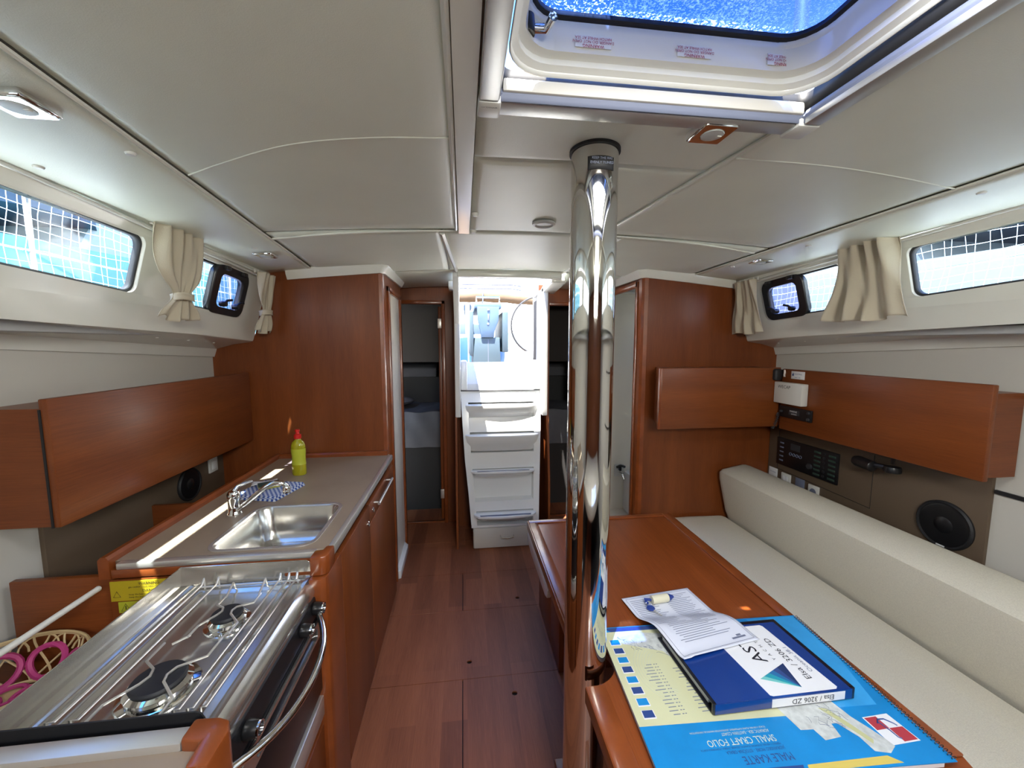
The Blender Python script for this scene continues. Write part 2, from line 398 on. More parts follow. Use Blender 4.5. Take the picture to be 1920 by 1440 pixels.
def cpanel(xa, xb, y0, y1, drop=0.0, name='ceiling_panel', m='vinyl', g=0.0012, nx=10, ny=8):
    fa = xa if callable(xa) else (lambda y: xa); fb = xb if callable(xb) else (lambda y: xb)
    def F(u, v):
        y = y0+g+(y1-y0-2*g)*v; a = fa(y)+g; c = fb(y)-g; x = a+(c-a)*u
        e = min(u, 1-u, v, 1-v)
        return (x, y, zc(x, y)-drop+0.006*(0.04-min(e*0.8, 0.04))/0.04)
    part(name, B().grid(F, 24, 20), m, ce, solid=0.006)
cpanel(seamL, -0.012, 0.0, 1.72); cpanel(seamL, -0.012, YF, 0.0)
cpanel(lambda y: -0.86 if y > 2.4 else seamL(y), -0.085, 1.735, 2.62)
cpanel(-0.62, -0.035, 2.62, 3.36)
cpanel(lambda y: CX-1.40, lambda y: seamL(y)-0.012, 0.0, 2.42, 0.006); cpanel(lambda y: CX-1.40, lambda y: seamL(y)-0.012, YF, 0.0, 0.006)
cpanel(0.034, seamM, 0.80, 1.072); cpanel(0.034, seamM, 1.072, 1.735)
cpanel(-0.08, 0.70, 1.74, 2.62)
cpanel(seamM, 1.42, 0.0, 1.72); cpanel(seamM, 1.42, YF, 0.0)
cpanel(0.70, 1.42, 1.735, 2.62); cpanel(0.68, 1.30, 2.62, 3.36)
cpanel(1.432, CX+1.40, 0.0, 2.42, 0.006); cpanel(1.432, CX+1.40, YF, 0.0, 0.006)
cpanel(0.034, HX1, -0.62, 0.14); cpanel(0.034, HX1, YF, -1.28)
# trims along the seams
def smooth_pts(p, n=6):
    if len(p) < 3: return p
    q = [p[0]]+list(p)+[p[-1]]; out = []
    for i in range(1, len(q)-2):
        for k in range(n):
            t = k/n; out.append(tuple(0.5*((2*b)+(-a+c)*t+(2*a-5*b+4*c-d)*t*t+(-a+3*b-3*c+d)*t**3) for a, b, c, d in zip(q[i-1], q[i], q[i+1], q[i+2])))
    return out+[p[-1]]
def ctrim(pts, w, name='ceiling_trim', m='gelcoat', h=0.010):
    pts = smooth_pts(pts)
    part(name, B().tube([(x, y, zc(x, y)-h*0.3) for x, y in pts], w, 6), m, ce)
b = B().hull([(-0.012, 0.0, zc(0, 0)-0.012), (0.032, 0.0, zc(0, 0)-0.012), (0.032, 0.0, 2.05), (-0.012, 0.0, 2.05)],
             [(-0.012, 1.735, zc(0, 1.7)-0.012), (0.032, 1.735, zc(0, 1.7)-0.012), (0.032, 1.735, 2.05), (-0.012, 1.735, 2.05)])
part('ceiling_trim', b, 'gelcoat', ce)
ctrim([(-0.02, 0.0), (-0.02, 0.9), (-0.022, 1.70)], 0.007)
ctrim([(seamL(y)-0.006, y) for y in (0.0, 0.5, 1, 1.5, 2, 2.36)], 0.005)
ctrim([(1.426, y) for y in (0.0, 0.5, 1, 1.5, 2, 2.36)], 0.005)
ctrim([(seamM(y), y) for y in (0.80, 1.2, 1.74)], 0.0045)
ctrim([(-0.082, 1.75), (-0.06, 2.2), (-0.035, 2.62)], 0.012); ctrim([(0.70, 1.75), (0.69, 2.2), (0.66, 2.62)], 0.010)
ctrim([(-0.02, 1.725), (-0.3, 1.735), (-0.55, 1.76), (-0.78, 1.80)], 0.0045); ctrim([(0.62, 1.725), (0.9, 1.735), (1.15, 1.76), (1.40, 1.80)], 0.0045)
ctrim([(-0.015, 0.975), (-0.2, 0.985), (-0.4, 1.03), (-0.6, 1.13), (-0.72, 1.20)], 0.0026, 'ceiling_crease', 'vinyl', 0.006); ctrim([(0.70, 0.985), (0.95, 0.98), (1.2, 1.0), (1.42, 1.03)], 0.0026, 'ceiling_crease', 'vinyl', 0.006)
for x, y in ((-0.761, 1.068), (-1.01, 1.131), (-0.90, 1.9), (1.50, 1.02), (1.50, 1.60), (0.05, 1.50), (0.05, 1.72), (1.47, 2.05)):
    part('screw_cap', B().lathe([(0.012, 0.004), (0.012, -0.002), (0.009, -0.007), (0, -0.009)], (x, y, zc(x, y)-0.006), 14), 'white_plastic', ce)

# coachroof sides and hull linings
WIN = {-1: [(-1.2, 0.15), (0.35, 1.565), (1.76, 2.225)], 1: [(-1.2, 0.15), (0.35, 1.40), (1.67, 2.16)]}
def cmap(s):
    return lambda u, t, w=0: (CX+s*(1.495-0.10*t+w), u, zb(u)+(zt(u)-zb(u))*t+w*0.1)
for s, nm in ((-1, 'wall_left'), (1, 'wall_right')):
    wl = sgroup(nm, (CX+s*1.7, 1.0, 0.0)); f = cmap(s)
    b = B()
    # strip with window holes, built in short lengths so it follows the sheer
    hs = [rr(y0, 0.29, y1, 0.84 if k < 2 else 0.87, 0.10, 6) for k, (y0, y1) in enumerate(WIN[s])]
    hs = [[(cxx, t) for cxx, t in h] for h in hs]
    # round corners in real units: t spans 0.36 m
    hs = []
    for k, (y0, y1) in enumerate(WIN[s]):
        r = rr(y0, 0.29*0.36, y1, (0.84 if k < 2 else 0.87)*0.36, 0.032, 6); hs.append([(p, q/0.36) for p, q in r])
    b.plate([(YF, 0.0), (YA, 0.0), (YA, 1.0), (YF, 1.0)], hs, lambda u, t, w: f(u, t, w), 0.035)
    part('coachroof_side', b, 'gelcoat', wl, smooth=False)
    X = lambda d: CX+s*d
    L = []
    for y in (YF, 0.2, 1.2, 1.8, 2.2, YA-0.03, YA):
        e = 0.02 if y == YA else 0
        L.append([(X(1.495), y, zb(y)+0.0), (X(1.500), y, zb(y)-0.012), (X(1.515), y, zb(y)-0.018), (X(1.60), y, zb(y)-0.03), (X(1.69), y, zb(y)-0.055), (X(1.705), y, zb(y)-0.10), (X(1.74), y, zb(y)-0.10), (X(1.74), y, zb(y)+0.02)])
    part('deck_underside', B().loft(L), 'gelcoat', wl)
    for i in range(9):
        y = 0.7+i*0.19; part('screw_cap', B().lathe([(0.005, 0.002), (0.005, -0.002), (0, -0.003)], (X(1.60), y, zb(y)-0.032), 10), 'white_plastic', wl)
    part('deck_edge', B().loft([[(X(1.392), y, zt(y)-0.012), (X(1.47), y, zt(y)-0.012), (X(1.47), y, zt(y)+0.10), (X(1.392), y, zt(y)+0.10)] for y in (YF, 0.2, 1.2, 2.5)]), 'gelcoat', wl)
    part('curtain_track', B().tube([(X(1.385), y, zt(y)-0.030) for y in (0.0, 0.6, 1.2, 1.8, 2.36)], 0.006, 8), 'white_plastic', wl)
    part('curtain_track', B().tube([(X(1.398), y, zt(y)-0.008) for y in (0.0, 0.6, 1.2, 1.8, 2.36)], 0.009, 8), 'gelcoat', wl)
    b = B().box(min(X(1.715), X(1.745)), max(X(1.715), X(1.745)), YF, YA, -0.05, 1.60)
    part('hull_lining', b, 'lining', wl)
    yb0, yb1 = (1.42, YA) if s < 0 else (1.24, 2.355)
    part('side_panel', B().box(min(X(1.700), X(1.716)), max(X(1.700), X(1.716)), yb0, yb1, 0.40, 1.04, 0.002), 'brown_panel', wl)
    if s > 0:
        part('lining_joint', B().box(X(1.706), X(1.717), 0.2, 1.235, 0.975, 0.990), 'matt_black', wl)
        part('lining_joint', B().box(X(1.706), X(1.717), 0.2, 1.235, 1.352, 1.364), 'matt_black', wl)
        # hinged panel door outline around the switch panel
        part('panel_seam', B().tube([(X(1.6995), 2.275, 1.0), (X(1.6995), 2.275, 0.745), (X(1.6995), 1.68, 0.725), (X(1.6995), 1.68, 1.0)], 0.0018, 4), 'matt_black', wl)

# windows
def window(n, s, y0, y1, top, port=None):
    f = cmap(s); yc = (y0+y1)/2; c = f(yc, 0.55)
    w = sgroup('window_%d' % n, c)
    def rim(a, g, z0, z1):
        o = [(p, q/0.36) for p, q in rr(y0-a, 0.29*0.36-a, y1+a, top*0.36+a, 0.032+a, 6)]
        i = [(p, q/0.36) for p, q in rr(y0-a+g, 0.29*0.36-a+g, y1+a-g, top*0.36+a-g, 0.032, 6)]
        return B().plate(o, [i], lambda u, t, ww: f(u, t, ww+z0), z1-z0)
    part('gasket', rim(0.004, 0.011, 0.012, 0.034), 'rubber', w, smooth=False)
    g = [(p, q/0.36) for p, q in rr(y0, 0.29*0.36, y1, top*0.36, 0.03, 6)]
    hl = []
    if port:
        hl = [[(p, q/0.36) for p, q in rr(port[0]+0.02, 0.118, port[1]-0.02, top*0.36-0.022, 0.028, 5)]]
    part('glass', B().plate(g, hl, lambda u, t, ww: f(u, t, ww+0.026), 0.004), 'window_glass', w, smooth=False)
    if port:
        o = [(p, q/0.36) for p, q in rr(port[0]-0.012, 0.096, port[1]+0.012, top*0.36+0.004, 0.05, 7)]
        i = [(p, q/0.36) for p, q in rr(port[0]+0.030, 0.128, port[1]-0.024, top*0.36-0.034, 0.028, 5)]
        part('port_frame', B().plate(o, [i], lambda u, t, ww: f(u, t, ww-0.012), 0.030), 'black', w, smooth=False)
        g = [(p, q/0.36) for p, q in rr(port[0]+0.02, 0.118, port[1]-0.02, top*0.36-0.022, 0.028, 5)]
        part('port_glass', B().plate(g, [], lambda u, t, ww: f(u, t, ww+0.012), 0.004), 'port_glass', w, smooth=False)
        for k, yy in enumerate((port[0]+0.07, port[1]-0.07)):
            p = Vector(f(yy, 0.40, -0.020)); q = Vector(f(yy+0.035, 0.47, -0.035))
            part('latch', B().lathe([(0.012, -0.014), (0.014, 0.0), (0.012, 0.014)], p, 12, (1, 0, 0)).tube([p, (p+q)/2+Vector((0, 0, .006)), q], 0.006, 8), 'black', w)
        for yy in (port[0]+0.05, port[1]-0.05):
            p = Vector(f(yy, 0.85, -0.016)); part('hinge', B().box(p.x-0.01, p.x+0.01, p.y-0.018, p.y+0.018, p.z-0.010, p.z+0.010, 0.003), 'black', w)
    return w
window(1, -1, *WIN[-1][1], 0.84); window(2, -1, *WIN[-1][2], 0.87, port=(1.955, 2.195))
window(3, 1, *WIN[1][1], 0.84); window(4, 1, *WIN[1][2], 0.87, port=(1.885, 2.135))
window(5, -1, *WIN[-1][0], 0.84); window(6, 1, *WIN[1][0], 0.84)
for s in (-1, 1):
    f = cmap(s)
    for y0, y1 in WIN[s]:
        c = Vector(f((y0+y1)/2, 0.56, 0.06)); portal(c, 0.24, y1-y0+0.04, (-s, 0, 0))

# forward bulkhead behind the camera
wf = sgroup('wall_forward', (CX, YF, 0))
part('bulkhead', B().plate([(CX-1.72, -0.05), (CX+1.72, -0.05), (CX+1.72, 2.05), (CX-1.72, 2.05)], [[(0.0, 0.1), (0.65, 0.1), (0.65, 1.85), (0.0, 1.85)]], lambda x, z, w: (x, YF-0.03+w, z), 0.03), 'wood_z', wf, smooth=False)
part('door_panel', B().box(0.0, 0.65, YF-0.02, YF-0.005, 0.1, 1.85), 'wood_z', wf)
part('added_bounce_pad', B().box(-0.9, 1.55, -1.65, -0.55, 0.40, 0.52, 0.03), 'seat_fabric', wf)  # unseen pale cushion block, added to bounce sunlight up to the ceiling

# ------------------------------------------------------------ overhead hatch
ht = thing('roof_hatch', 'white framed overhead hatch with a blue sunlit acrylic pane', 'hatch', (0.39, 0.48, 2.03))
def rl(x0, x1, y0, y1, r, z, n=6): return [(x, y, z) for x, y in rr(x0, y0, x1, y1, r, n)]
part('opening_liner', B().loft([rl(HX0, HX1, HY0, HY1, 0.004, 2.008), rl(HX0, HX1, HY0, HY1, 0.004, 2.016), rl(HX0+0.003, HX1-0.003, HY0+0.003, HY1-0.003, 0.006, 2.020), rl(HX0+0.003, HX1-0.003, HY0+0.003, HY1-0.003, 0.006, 2.028)], cap=False), 'print_grey', ht, solid=0.003)
part('black_gasket', B().loft([rl(HX0+0.002, HX1-0.002, HY0+0.002, HY1-0.002, 0.012, 2.028), rl(HX0+0.006, HX1-0.006, HY0+0.006, HY1-0.006, 0.02, 2.060)], cap=False), 'matt_black', ht, solid=0.004)
L = [rl(HX0+0.012, HX1-0.012, HY0+0.012, HY1-0.012, 0.075, 2.049), rl(HX0+0.014, HX1-0.014, HY0+0.014, HY1-0.014, 0.075, 2.058), rl(HX0+0.024, HX1-0.024, HY0+0.024, HY1-0.024, 0.07, 2.064),
     rl(HX0+0.024, HX1-0.024, HY0+0.024, HY1-0.024, 0.07, 2.074), rl(HX0+0.036, HX1-0.036, HY0+0.036, HY1-0.036, 0.065, 2.080), rl(HX0+0.037, HX1-0.037, HY0+0.037, HY1-0.037, 0.065, 2.118),
     rl(HX0+0.045, HX1-0.045, HY0+0.045, HY1-0.045, 0.06, 2.128)]
part('moulded_frame', B().loft(L, cap=False), 'gelcoat', ht, solid=0.003)
part('pane_seal', B().loft([rl(HX0+0.042, HX1-0.042, HY0+0.042, HY1-0.042, 0.06, 2.126), rl(HX0+0.050, HX1-0.050, HY0+0.050, HY1-0.050, 0.055, 2.130), rl(HX0+0.050, HX1-0.050, HY0+0.050, HY1-0.050, 0.055, 2.136)], cap=False), 'matt_black', ht, solid=0.004)
part('acrylic_pane', B().plate(rr(HX0+0.03, HY0+0.03, HX1-0.03, HY1-0.03, 0.06, 6), [], lambda x, y, w: (x, y, 2.136+w), 0.010), 'hatch_glass', ht)
part('added_sun_blocker', B().prism([(0.10, 2.16), (0.70, 2.295), (0.70, 2.303), (0.10, 2.168)], 'x', 0.24, 0.74).prism([(0.10, 2.16), (0.60, 2.272), (0.60, 2.280), (0.10, 2.168)], 'x', 0.02, 0.24), 'tan_canvas', ht)  # unseen canvas sheet added above the pane to narrow the sun patch below
for x in (0.243, 0.440, 0.625):
    l = part('warning_label', B().box(x-0.034, x+0.034, HY1-0.040, HY1-0.0388, 2.088, 2.108), 'gelcoat', ht)
    b = B(); yy = HY1-0.0402
    b.text('WARNING', 0.0085, (x, yy, 2.0905), (-1, 0, 0), (0, 0, -1)); b.text('DANGER: DO NOT OPEN', 0.0068, (x, yy, 2.0975), (-1, 0, 0), (0, 0, -1)); b.text('HATCH WHILE AT SEA', 0.0068, (x, yy, 2.1035), (-1, 0, 0), (0, 0, -1))
    part('lettering', b, 'print_red', l, smooth=False)
b = B().lathe([(0.013, 0), (0.015, 0.006), (0.012, 0.03), (0.0, 0.032)], (0.118, 0.735, 2.085), 16)
hd = part('latch_handle', b, 'black', ht)
part('latch_lever', B().tube([(0.118, 0.735, 2.095), (0.150, 0.728, 2.092), (0.156, 0.70, 2.092)], 0.008, 10), 'chrome', hd)
bl = thing('hatch_blind', 'slim aluminium roller blind rails framing the overhead hatch', 'blind frame', (0.39, 0.8, 2.02))
part('side_rail', B().box(0.036, 0.074, 0.14, 0.790, 2.004, 2.022, 0.003), 'alu', bl)
part('side_rail', B().box(0.710, 0.748, 0.14, 0.790, 2.004, 2.022, 0.003), 'alu', bl)
part('front_rail', B().box(0.074, 0.72, 0.800, 0.842, 2.008, 2.022, 0.003), 'alu', bl)
c = part('corner_cap', B().box(0.034, 0.078, 0.792, 0.846, 2.002, 2.022, 0.005), 'white_plastic', bl)
part('lettering', B().text('OCEANAIR', 0.0062, (0.056, 0.806, 2.002), (1, 0, 0), (0, -1, 0)), 'print_black', c, smooth=False)
part('corner_cap', B().box(0.700, 0.752, 0.792, 0.846, 2.002, 2.022, 0.005), 'white_plastic', bl)
part('blind_fabric', B().box(0.080, 0.705, 0.785, 0.799, 2.022, 2.045, 0.003), 'lining', bl)
portal((0.39, 0.48, 2.16), 0.60, 0.60, (0, 0, -1))
h2 = struct('window_7', B().plate(rr(H2[0], H2[2], H2[1], H2[3], 0.05, 5), [], lambda x, y, w: (x, y, 2.06+w), 0.01), 'hatch_glass', (0.39, -0.95, 2.06))
portal((0.39, -0.95, 2.08), 0.6, 0.58, (0, 0, -1))

# ------------------------------------------------------------ aft bulkheads and blocks
wb = sgroup('wall_galley', (-0.9, YA, 0))
part('bulkhead', B().prism([(-1.40, -0.02), (-0.478, -0.02), (-0.478, 2.01), (-1.07, 1.99), (-1.16, 1.60), (-1.40, 1.56)], 'y', YA, YA+0.025), 'wood_z', wb)
part('corner_post', B().prism([(-0.478, YA-0.002), (-0.462, YA+0.003), (-0.455, YA+0.014), (-0.455, YA+0.05), (-0.48, YA+0.05)], 'z', 0, 2.02), 'solid_wood', wb)
ws = sgroup('wall_heads', (-0.47, 2.7, 0))
part('side_wall', B().plate([(YA+0.05, 0), (3.05, 0), (3.05, 2.03), (YA+0.05, 2.03)], [[(2.53, 0.02), (2.97, 0.02), (2.97, 1.875), (2.53, 1.875)]], lambda y, z, w: (-0.475+w, y, z), 0.02), 'wood_z', ws, smooth=False)
d1 = sgroup('door_1', (-0.47, 2.75, 0))
for y0, y1, z0, z1 in ((2.51, 2.545, 0.0, 1.90), (2.955, 2.99, 0.0, 1.90), (2.51, 2.99, 1.865, 1.90)):
    part('frame', B().box(-0.462, -0.440, y0, y1, z0, z1, 0.006), 'solid_wood', d1)
part('white_panel', B().box(-0.466, -0.455, 2.545, 2.955, 0.04, 1.865), 'washroom', d1, 'white inner door panel')
part('hook', B().box(-0.474, -0.468, 2.70, 2.72, 1.60, 1.66, 0.002), 'chrome', d1)
part('threshold', B().prism([(-0.475, 2.53), (-0.425, 2.55), (-0.425, 2.90), (-0.475, 2.97)], 'z', 0.0, 0.055, 0.004), 'white_gelcoat', d1)
struct('wall_passage', B().box(-0.66, -0.64, 3.05, 3.38, 0, 2.03).box(-0.66, -0.475, 3.03, 3.05, 0, 2.03), 'wood_z', (-0.65, 3.2, 0))
# cornices
def cornice(n, pts, s=1):
    L = []
    for x, y, dx, dy, z in pts:
        L.append([(x, y, z-0.055), (x+dx*0.012, y+dy*0.012, z-0.055), (x+dx*0.030, y+dy*0.030, z-0.025), (x+dx*0.034, y+dy*0.034, z+0.0), (x, y, z+0.0)])
    struct('trim_%d' % n, B().loft(L), 'gelcoat', (pts[0][0], pts[0][1], pts[0][4]))
cornice(1, [(-0.97, YA, 0, -1, zc(-.97, YA)+0.004), (-0.75, YA, 0, -1, zc(-.75, YA)+0.004), (-0.47, YA, 0.4, -1, zc(-.47, YA)+.008), (-0.455, YA+0.02, 1, -0.4, zc(-.47, YA)+0.008), (-0.455, 3.05, 1, 0, 2.02)])
cornice(2, [(1.70, 2.36, 0, -1, zc(1.7, 2.36)+0.004), (1.4, 2.36, 0, -1, zc(1.4, 2.36)+0.004), (1.125, 2.36, -0.4, -1, zc(1.1, 2.36)+.006), (1.105, 2.38, -1, -0.4, zc(1.1, 2.36)+.006), (1.105, 3.30, -1, 0, 2.015)])
wr = sgroup('wall_chart', (1.6, 2.36, 0))
part('bulkhead', B().prism([(1.135, -0.02), (2.045, -0.02), (2.045, 1.56), (1.81, 1.60), (1.72, 1.99), (1.135, 2.01)], 'y', 2.36, 2.385), 'wood_z', wr)
part('corner_post', B().prism([(1.14, 2.358), (1.118, 2.363), (1.106, 2.378), (1.106, 2.42), (1.14, 2.42)], 'z', 0, 2.03), 'solid_wood', wr)
wh = sgroup('wall_shower', (1.12, 2.9, 0))
part('side_wall', B().plate([(2.41, 0), (3.38, 0), (3.38, 2.03), (2.41, 2.03)], [[(2.462, 0.02), (3.12, 0.02), (3.12, 1.91), (2.462, 1.91)]], lambda y, z, w: (1.115+w, y, z), 0.02), 'wood_z', wh, smooth=False)
d2 = sgroup('door_2', (1.12, 2.8, 0))
for y0, y1, z0, z1 in ((2.432, 2.462, 0.0, 1.945), (3.11, 3.145, 0.0, 1.945), (2.432, 3.145, 1.905, 1.945)):
    part('frame', B().box(1.100, 1.118, y0, y1, z0, z1, 0.005), 'solid_wood', d2)
wi = sgroup('wall_washroom', (1.6, 3.0, 0))
part('liner', B().box(1.14, 2.0, 3.33, 3.35, 0, 2.0).box(1.98, 2.0, 2.39, 3.33, 0, 2.0).box(1.14, 2.0, 2.392, 2.41, 0, 2.0).box(1.14, 2.0, 2.39, 3.35, -0.02, 0.05), 'washroom', wi)
part('basin_moulding', B().box(1.42, 1.98, 2.9, 3.33, 0.05, 0.42, 0.03), 'white_gelcoat', wi)
part('deckhead', B().box(1.14, 2.0, 2.39, 2.50, 1.98, 2.0).box(1.14, 2.0, 3.25, 3.35, 1.98, 2.0).box(1.14, 1.22, 2.5, 3.25, 1.98, 2.0).box(1.88, 2.0, 2.5, 3.25, 1.98, 2.0), 'white_plastic', wi)
part('skylight', B().box(1.21, 1.89, 2.49, 3.26, 1.99, 2.0), 'window_glass', wi)
portal((1.55, 2.875, 2.03), 0.68, 0.77, (0, 0, -1))
sh = thing('shower_mixer', 'black and chrome shower mixer on the white washroom wall', 'tap', (1.38, 3.33, 0.43))
part('wall_plate', B().box(1.34, 1.43, 3.318, 3.330, 0.36, 0.47, 0.01), 'white_plastic', sh)
part('lever', B().tube([(1.345, 3.29, 0.455), (1.385, 3.285, 0.470), (1.425, 3.29, 0.455)], 0.011, 8).box(1.375, 1.395, 3.285, 3.32, 0.42, 0.47, 0.004), 'black', sh)
part('spout', B().tube([(1.39, 3.32, 0.40), (1.39, 3.26, 0.395), (1.40, 3.24, 0.36)], 0.010, 10), 'chrome', sh)
part('hose', B().tube([(1.45, 3.31, 0.30), (1.47, 3.27, 0.22), (1.46, 3.27, 0.12), (1.44, 3.29, 0.08)], 0.009, 8), 'chrome', sh)

# aft cabin bulkheads with their door openings
def cabin(n, x0, x1, ox0, ox1, leaf):
    w = sgroup('wall_cabin_%s' % ('port' if n == 3 else 'starboard'), ((x0+x1)/2, 3.37, 0))
    part('bulkhead', B().plate([(x0, 0), (x1, 0), (x1, 2.05), (x0, 2.05)], [[(ox0, 0.01), (ox1, 0.01), (ox1, 1.875), (ox0, 1.875)]], lambda x, z, w_: (x, 3.36+w_, z), 0.025), 'wood_z', w, smooth=False)
    d = sgroup('door_%d' % n, ((ox0+ox1)/2, 3.36, 0))
    for a, c, e, f in ((ox0-0.03, ox0, 0, 1.905), (ox1, ox1+0.03, 0, 1.905), (ox0-0.03, ox1+0.03, 1.875, 1.905)):
        part('frame', B().box(a, c, 3.340, 3.362, e, f, 0.005), 'solid_wood', d)
    lx = leaf
    lf = part('door_leaf', B().box(lx-0.014, lx+0.014, 3.39, 3.78, 0.02, 1.86, 0.003), 'wood_z', d)
    for z in (0.25, 1.72): part('hinge', B().box(lx-0.018, lx+0.016, 3.372, 3.392, z-0.04, z+0.04, 0.003), 'satin_steel', lf)
    part('lock', B().box(lx-0.018, lx-0.012, 3.40, 3.43, 0.80, 0.90, 0.003), 'chrome', lf)
cabin(3, -0.64, -0.035, -0.52, -0.175, -0.19)
cabin(4, 0.645, 1.115, 0.735, 1.06, 1.04)
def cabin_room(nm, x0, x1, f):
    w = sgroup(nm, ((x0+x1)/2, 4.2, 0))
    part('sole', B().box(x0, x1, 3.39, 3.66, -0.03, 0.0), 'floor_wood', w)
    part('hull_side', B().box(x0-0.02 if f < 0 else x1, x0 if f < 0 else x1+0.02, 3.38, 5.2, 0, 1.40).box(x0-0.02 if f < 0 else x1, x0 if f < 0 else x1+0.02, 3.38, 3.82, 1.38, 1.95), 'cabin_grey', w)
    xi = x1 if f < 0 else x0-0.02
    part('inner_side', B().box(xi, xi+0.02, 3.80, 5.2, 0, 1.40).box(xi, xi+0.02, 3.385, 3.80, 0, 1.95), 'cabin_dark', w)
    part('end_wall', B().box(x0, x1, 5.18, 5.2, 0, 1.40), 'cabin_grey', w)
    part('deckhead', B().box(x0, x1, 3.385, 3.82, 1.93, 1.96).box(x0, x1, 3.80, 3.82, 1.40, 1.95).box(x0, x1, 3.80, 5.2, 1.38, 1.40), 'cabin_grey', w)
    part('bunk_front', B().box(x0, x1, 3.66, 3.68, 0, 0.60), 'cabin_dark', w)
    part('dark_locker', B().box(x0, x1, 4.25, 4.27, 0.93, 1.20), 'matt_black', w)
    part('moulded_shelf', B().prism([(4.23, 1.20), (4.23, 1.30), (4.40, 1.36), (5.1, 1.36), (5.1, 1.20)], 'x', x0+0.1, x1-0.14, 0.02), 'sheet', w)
cabin_room('wall_cabin_interior_port', -1.38, -0.14, -1); cabin_room('wall_cabin_interior_starboard', 0.70, 2.03, 1)
def bunk(x0, x1, lab, pl):
    def F(u, v):
        x = x0+(x1-x0)*u; y = 3.64+1.5*v; a = 0.006*math.sin(x*23+y*9)+0.005*math.sin(x*41-y*17)
        return (x, y, 0.93+a)
    def G(u, v):
        x = x0+(x1-x0)*u; z = 0.60+0.33*v; return (x, 3.64-0.02*math.sin(v*PI)+0.006*math.sin(x*31+z*20), z+ (0.006*math.sin(x*23+3.64*9) if v == 1 else 0))
    m = solo('bunk_mattress', B().box(x0, x1, 3.66, 5.14, 0.60, 0.92, 0.02).grid(F, 30, 30).grid(G, 30, 8), 'sheet', lab, 'bed', ((x0+x1)/2, 4.3, 0.6), group=None)
    solo('pillow', B().lathe([(0, -0.06), (0.5, -0.055), (0.92, -0.02), (0.98, 0), (0.92, 0.02), (0.5, 0.055), (0, 0.065)], ((x0+x1)/2, 3.95, 0.995), 24, sx=0.28, sy=0.17), 'sheet', pl, 'pillow', ((x0+x1)/2, 3.95, 0.95))
bunk(-1.36, -0.16, 'rumpled grey sheeted bunk seen through the left cabin doorway', 'soft grey pillow on the bunk in the left cabin')
bunk(0.72, 2.02, 'rumpled grey sheeted bunk seen through the right cabin doorway', 'soft grey pillow on the bunk in the right cabin')

# ------------------------------------------------------------ companionway opening
cw = sgroup('trim_3', (0.3, 2.65, 2.0))
part('lintel', B().box(-0.03, 0.66, 2.62, 2.68, 1.982, 2.035, 0.008), 'gelcoat', cw)
part('side_coaming', B().prism([(2.64, 2.06), (3.22, 1.93), (3.22, 1.0), (2.95, 1.0), (2.95, 1.975), (2.64, 1.985)], 'x', 0.600, 0.640, 0.006), 'white_gelcoat', cw)
part('side_coaming', B().prism([(2.64, 2.03), (2.90, 1.95), (3.05, 1.75), (3.22, 1.70), (3.22, 1.0), (2.95, 1.0), (2.95, 1.70), (2.64, 1.985)], 'x', -0.062, -0.022, 0.006), 'white_gelcoat', cw)
part('moulded_edge', B().prism([(2.90, 2.00), (3.02, 1.975), (3.02, 1.94), (2.90, 1.95)], 'x', -0.10, -0.02, 0.01), 'gelcoat', cw)
part('moulded_edge', B().prism([(2.66, 2.00), (3.02, 1.975), (3.02, 1.93), (2.66, 1.96)], 'x', 0.60, 0.70, 0.01), 'gelcoat', cw)
struct('trim_4', B().prism([(3.0, 0.0), (3.37, 0.0), (3.37, 2.0), (2.98, 1.98), (2.98, 1.0), (2.90, 0.5), (2.88, 0)], 'x', -0.066, -0.050), 'wood_z', (-0.06, 3.2, 0))
struct('trim_5', B().prism([(3.0, 0.0), (3.37, 0.0), (3.37, 2.0), (2.98, 1.98), (2.98, 1.0), (2.90, 0.5), (2.88, 0)], 'x', 0.640, 0.656), 'wood_z', (0.65, 3.2, 0))
portal((0.3, 2.95, 2.02), 0.60, 0.60, (0, 0, -1))

struct('wall_behind_steps', B().box(-0.05, 0.64, 3.272, 3.284, 0.0, 1.10), 'wood_z', (0.3, 3.2, 0))
st = thing('companionway_steps', 'white moulded companionway staircase with curved treads leading up to the cockpit', 'stairs', (0.30, 2.9, 0))
# half-widths of the sloping body at each height: x0,x1,y of the front face
PR = [(0.0, 0.055, 0.560, 2.870), (0.165, 0.048, 0.563, 2.872), (0.35, 0.036, 0.570, 2.905), (0.60, 0.008, 0.582, 2.945), (0.80, -0.004, 0.590, 2.975), (1.0, -0.014, 0.600, 3.01), (1.185, -0.022, 0.602, 3.06)]
def at_h(z):
    for a, c in zip(PR, PR[1:]):
        if a[0] <= z <= c[0]:
            k = (z-a[0])/(c[0]-a[0]); return [a[i]+(c[i]-a[i])*k for i in (1, 2, 3)]
    return PR[-1][1:]
def body(z0, z1, f0, f1, dy=0.0, back=0.20):
    """slice of the sloping front between two fractions of its width"""
    L = []
    n = 4
    for i in range(n+1):
        z = z0+(z1-z0)*i/n; a, c, y = at_h(z); x0 = a+(c-a)*f0; x1 = a+(c-a)*f1
        L.append([(x0, y+dy, z), (x1, y+dy, z), (x1, y+back, z), (x0, y+back, z)])
    return L
b = B().loft(body(0.165, 1.185, 0, 0.085)).loft(body(0.165, 1.185, 0.915, 1.0)).loft(body(0.165, 1.185, 0.08, 0.92, 0.085))
for z0, z1 in ((0.165, 0.180), (0.285, 0.355), (0.60, 0.72), (0.875, 0.985), (1.10, 1.185)): b.loft(body(z0, z1, 0.08, 0.92))
part('body', b, 'white_gelcoat', st)
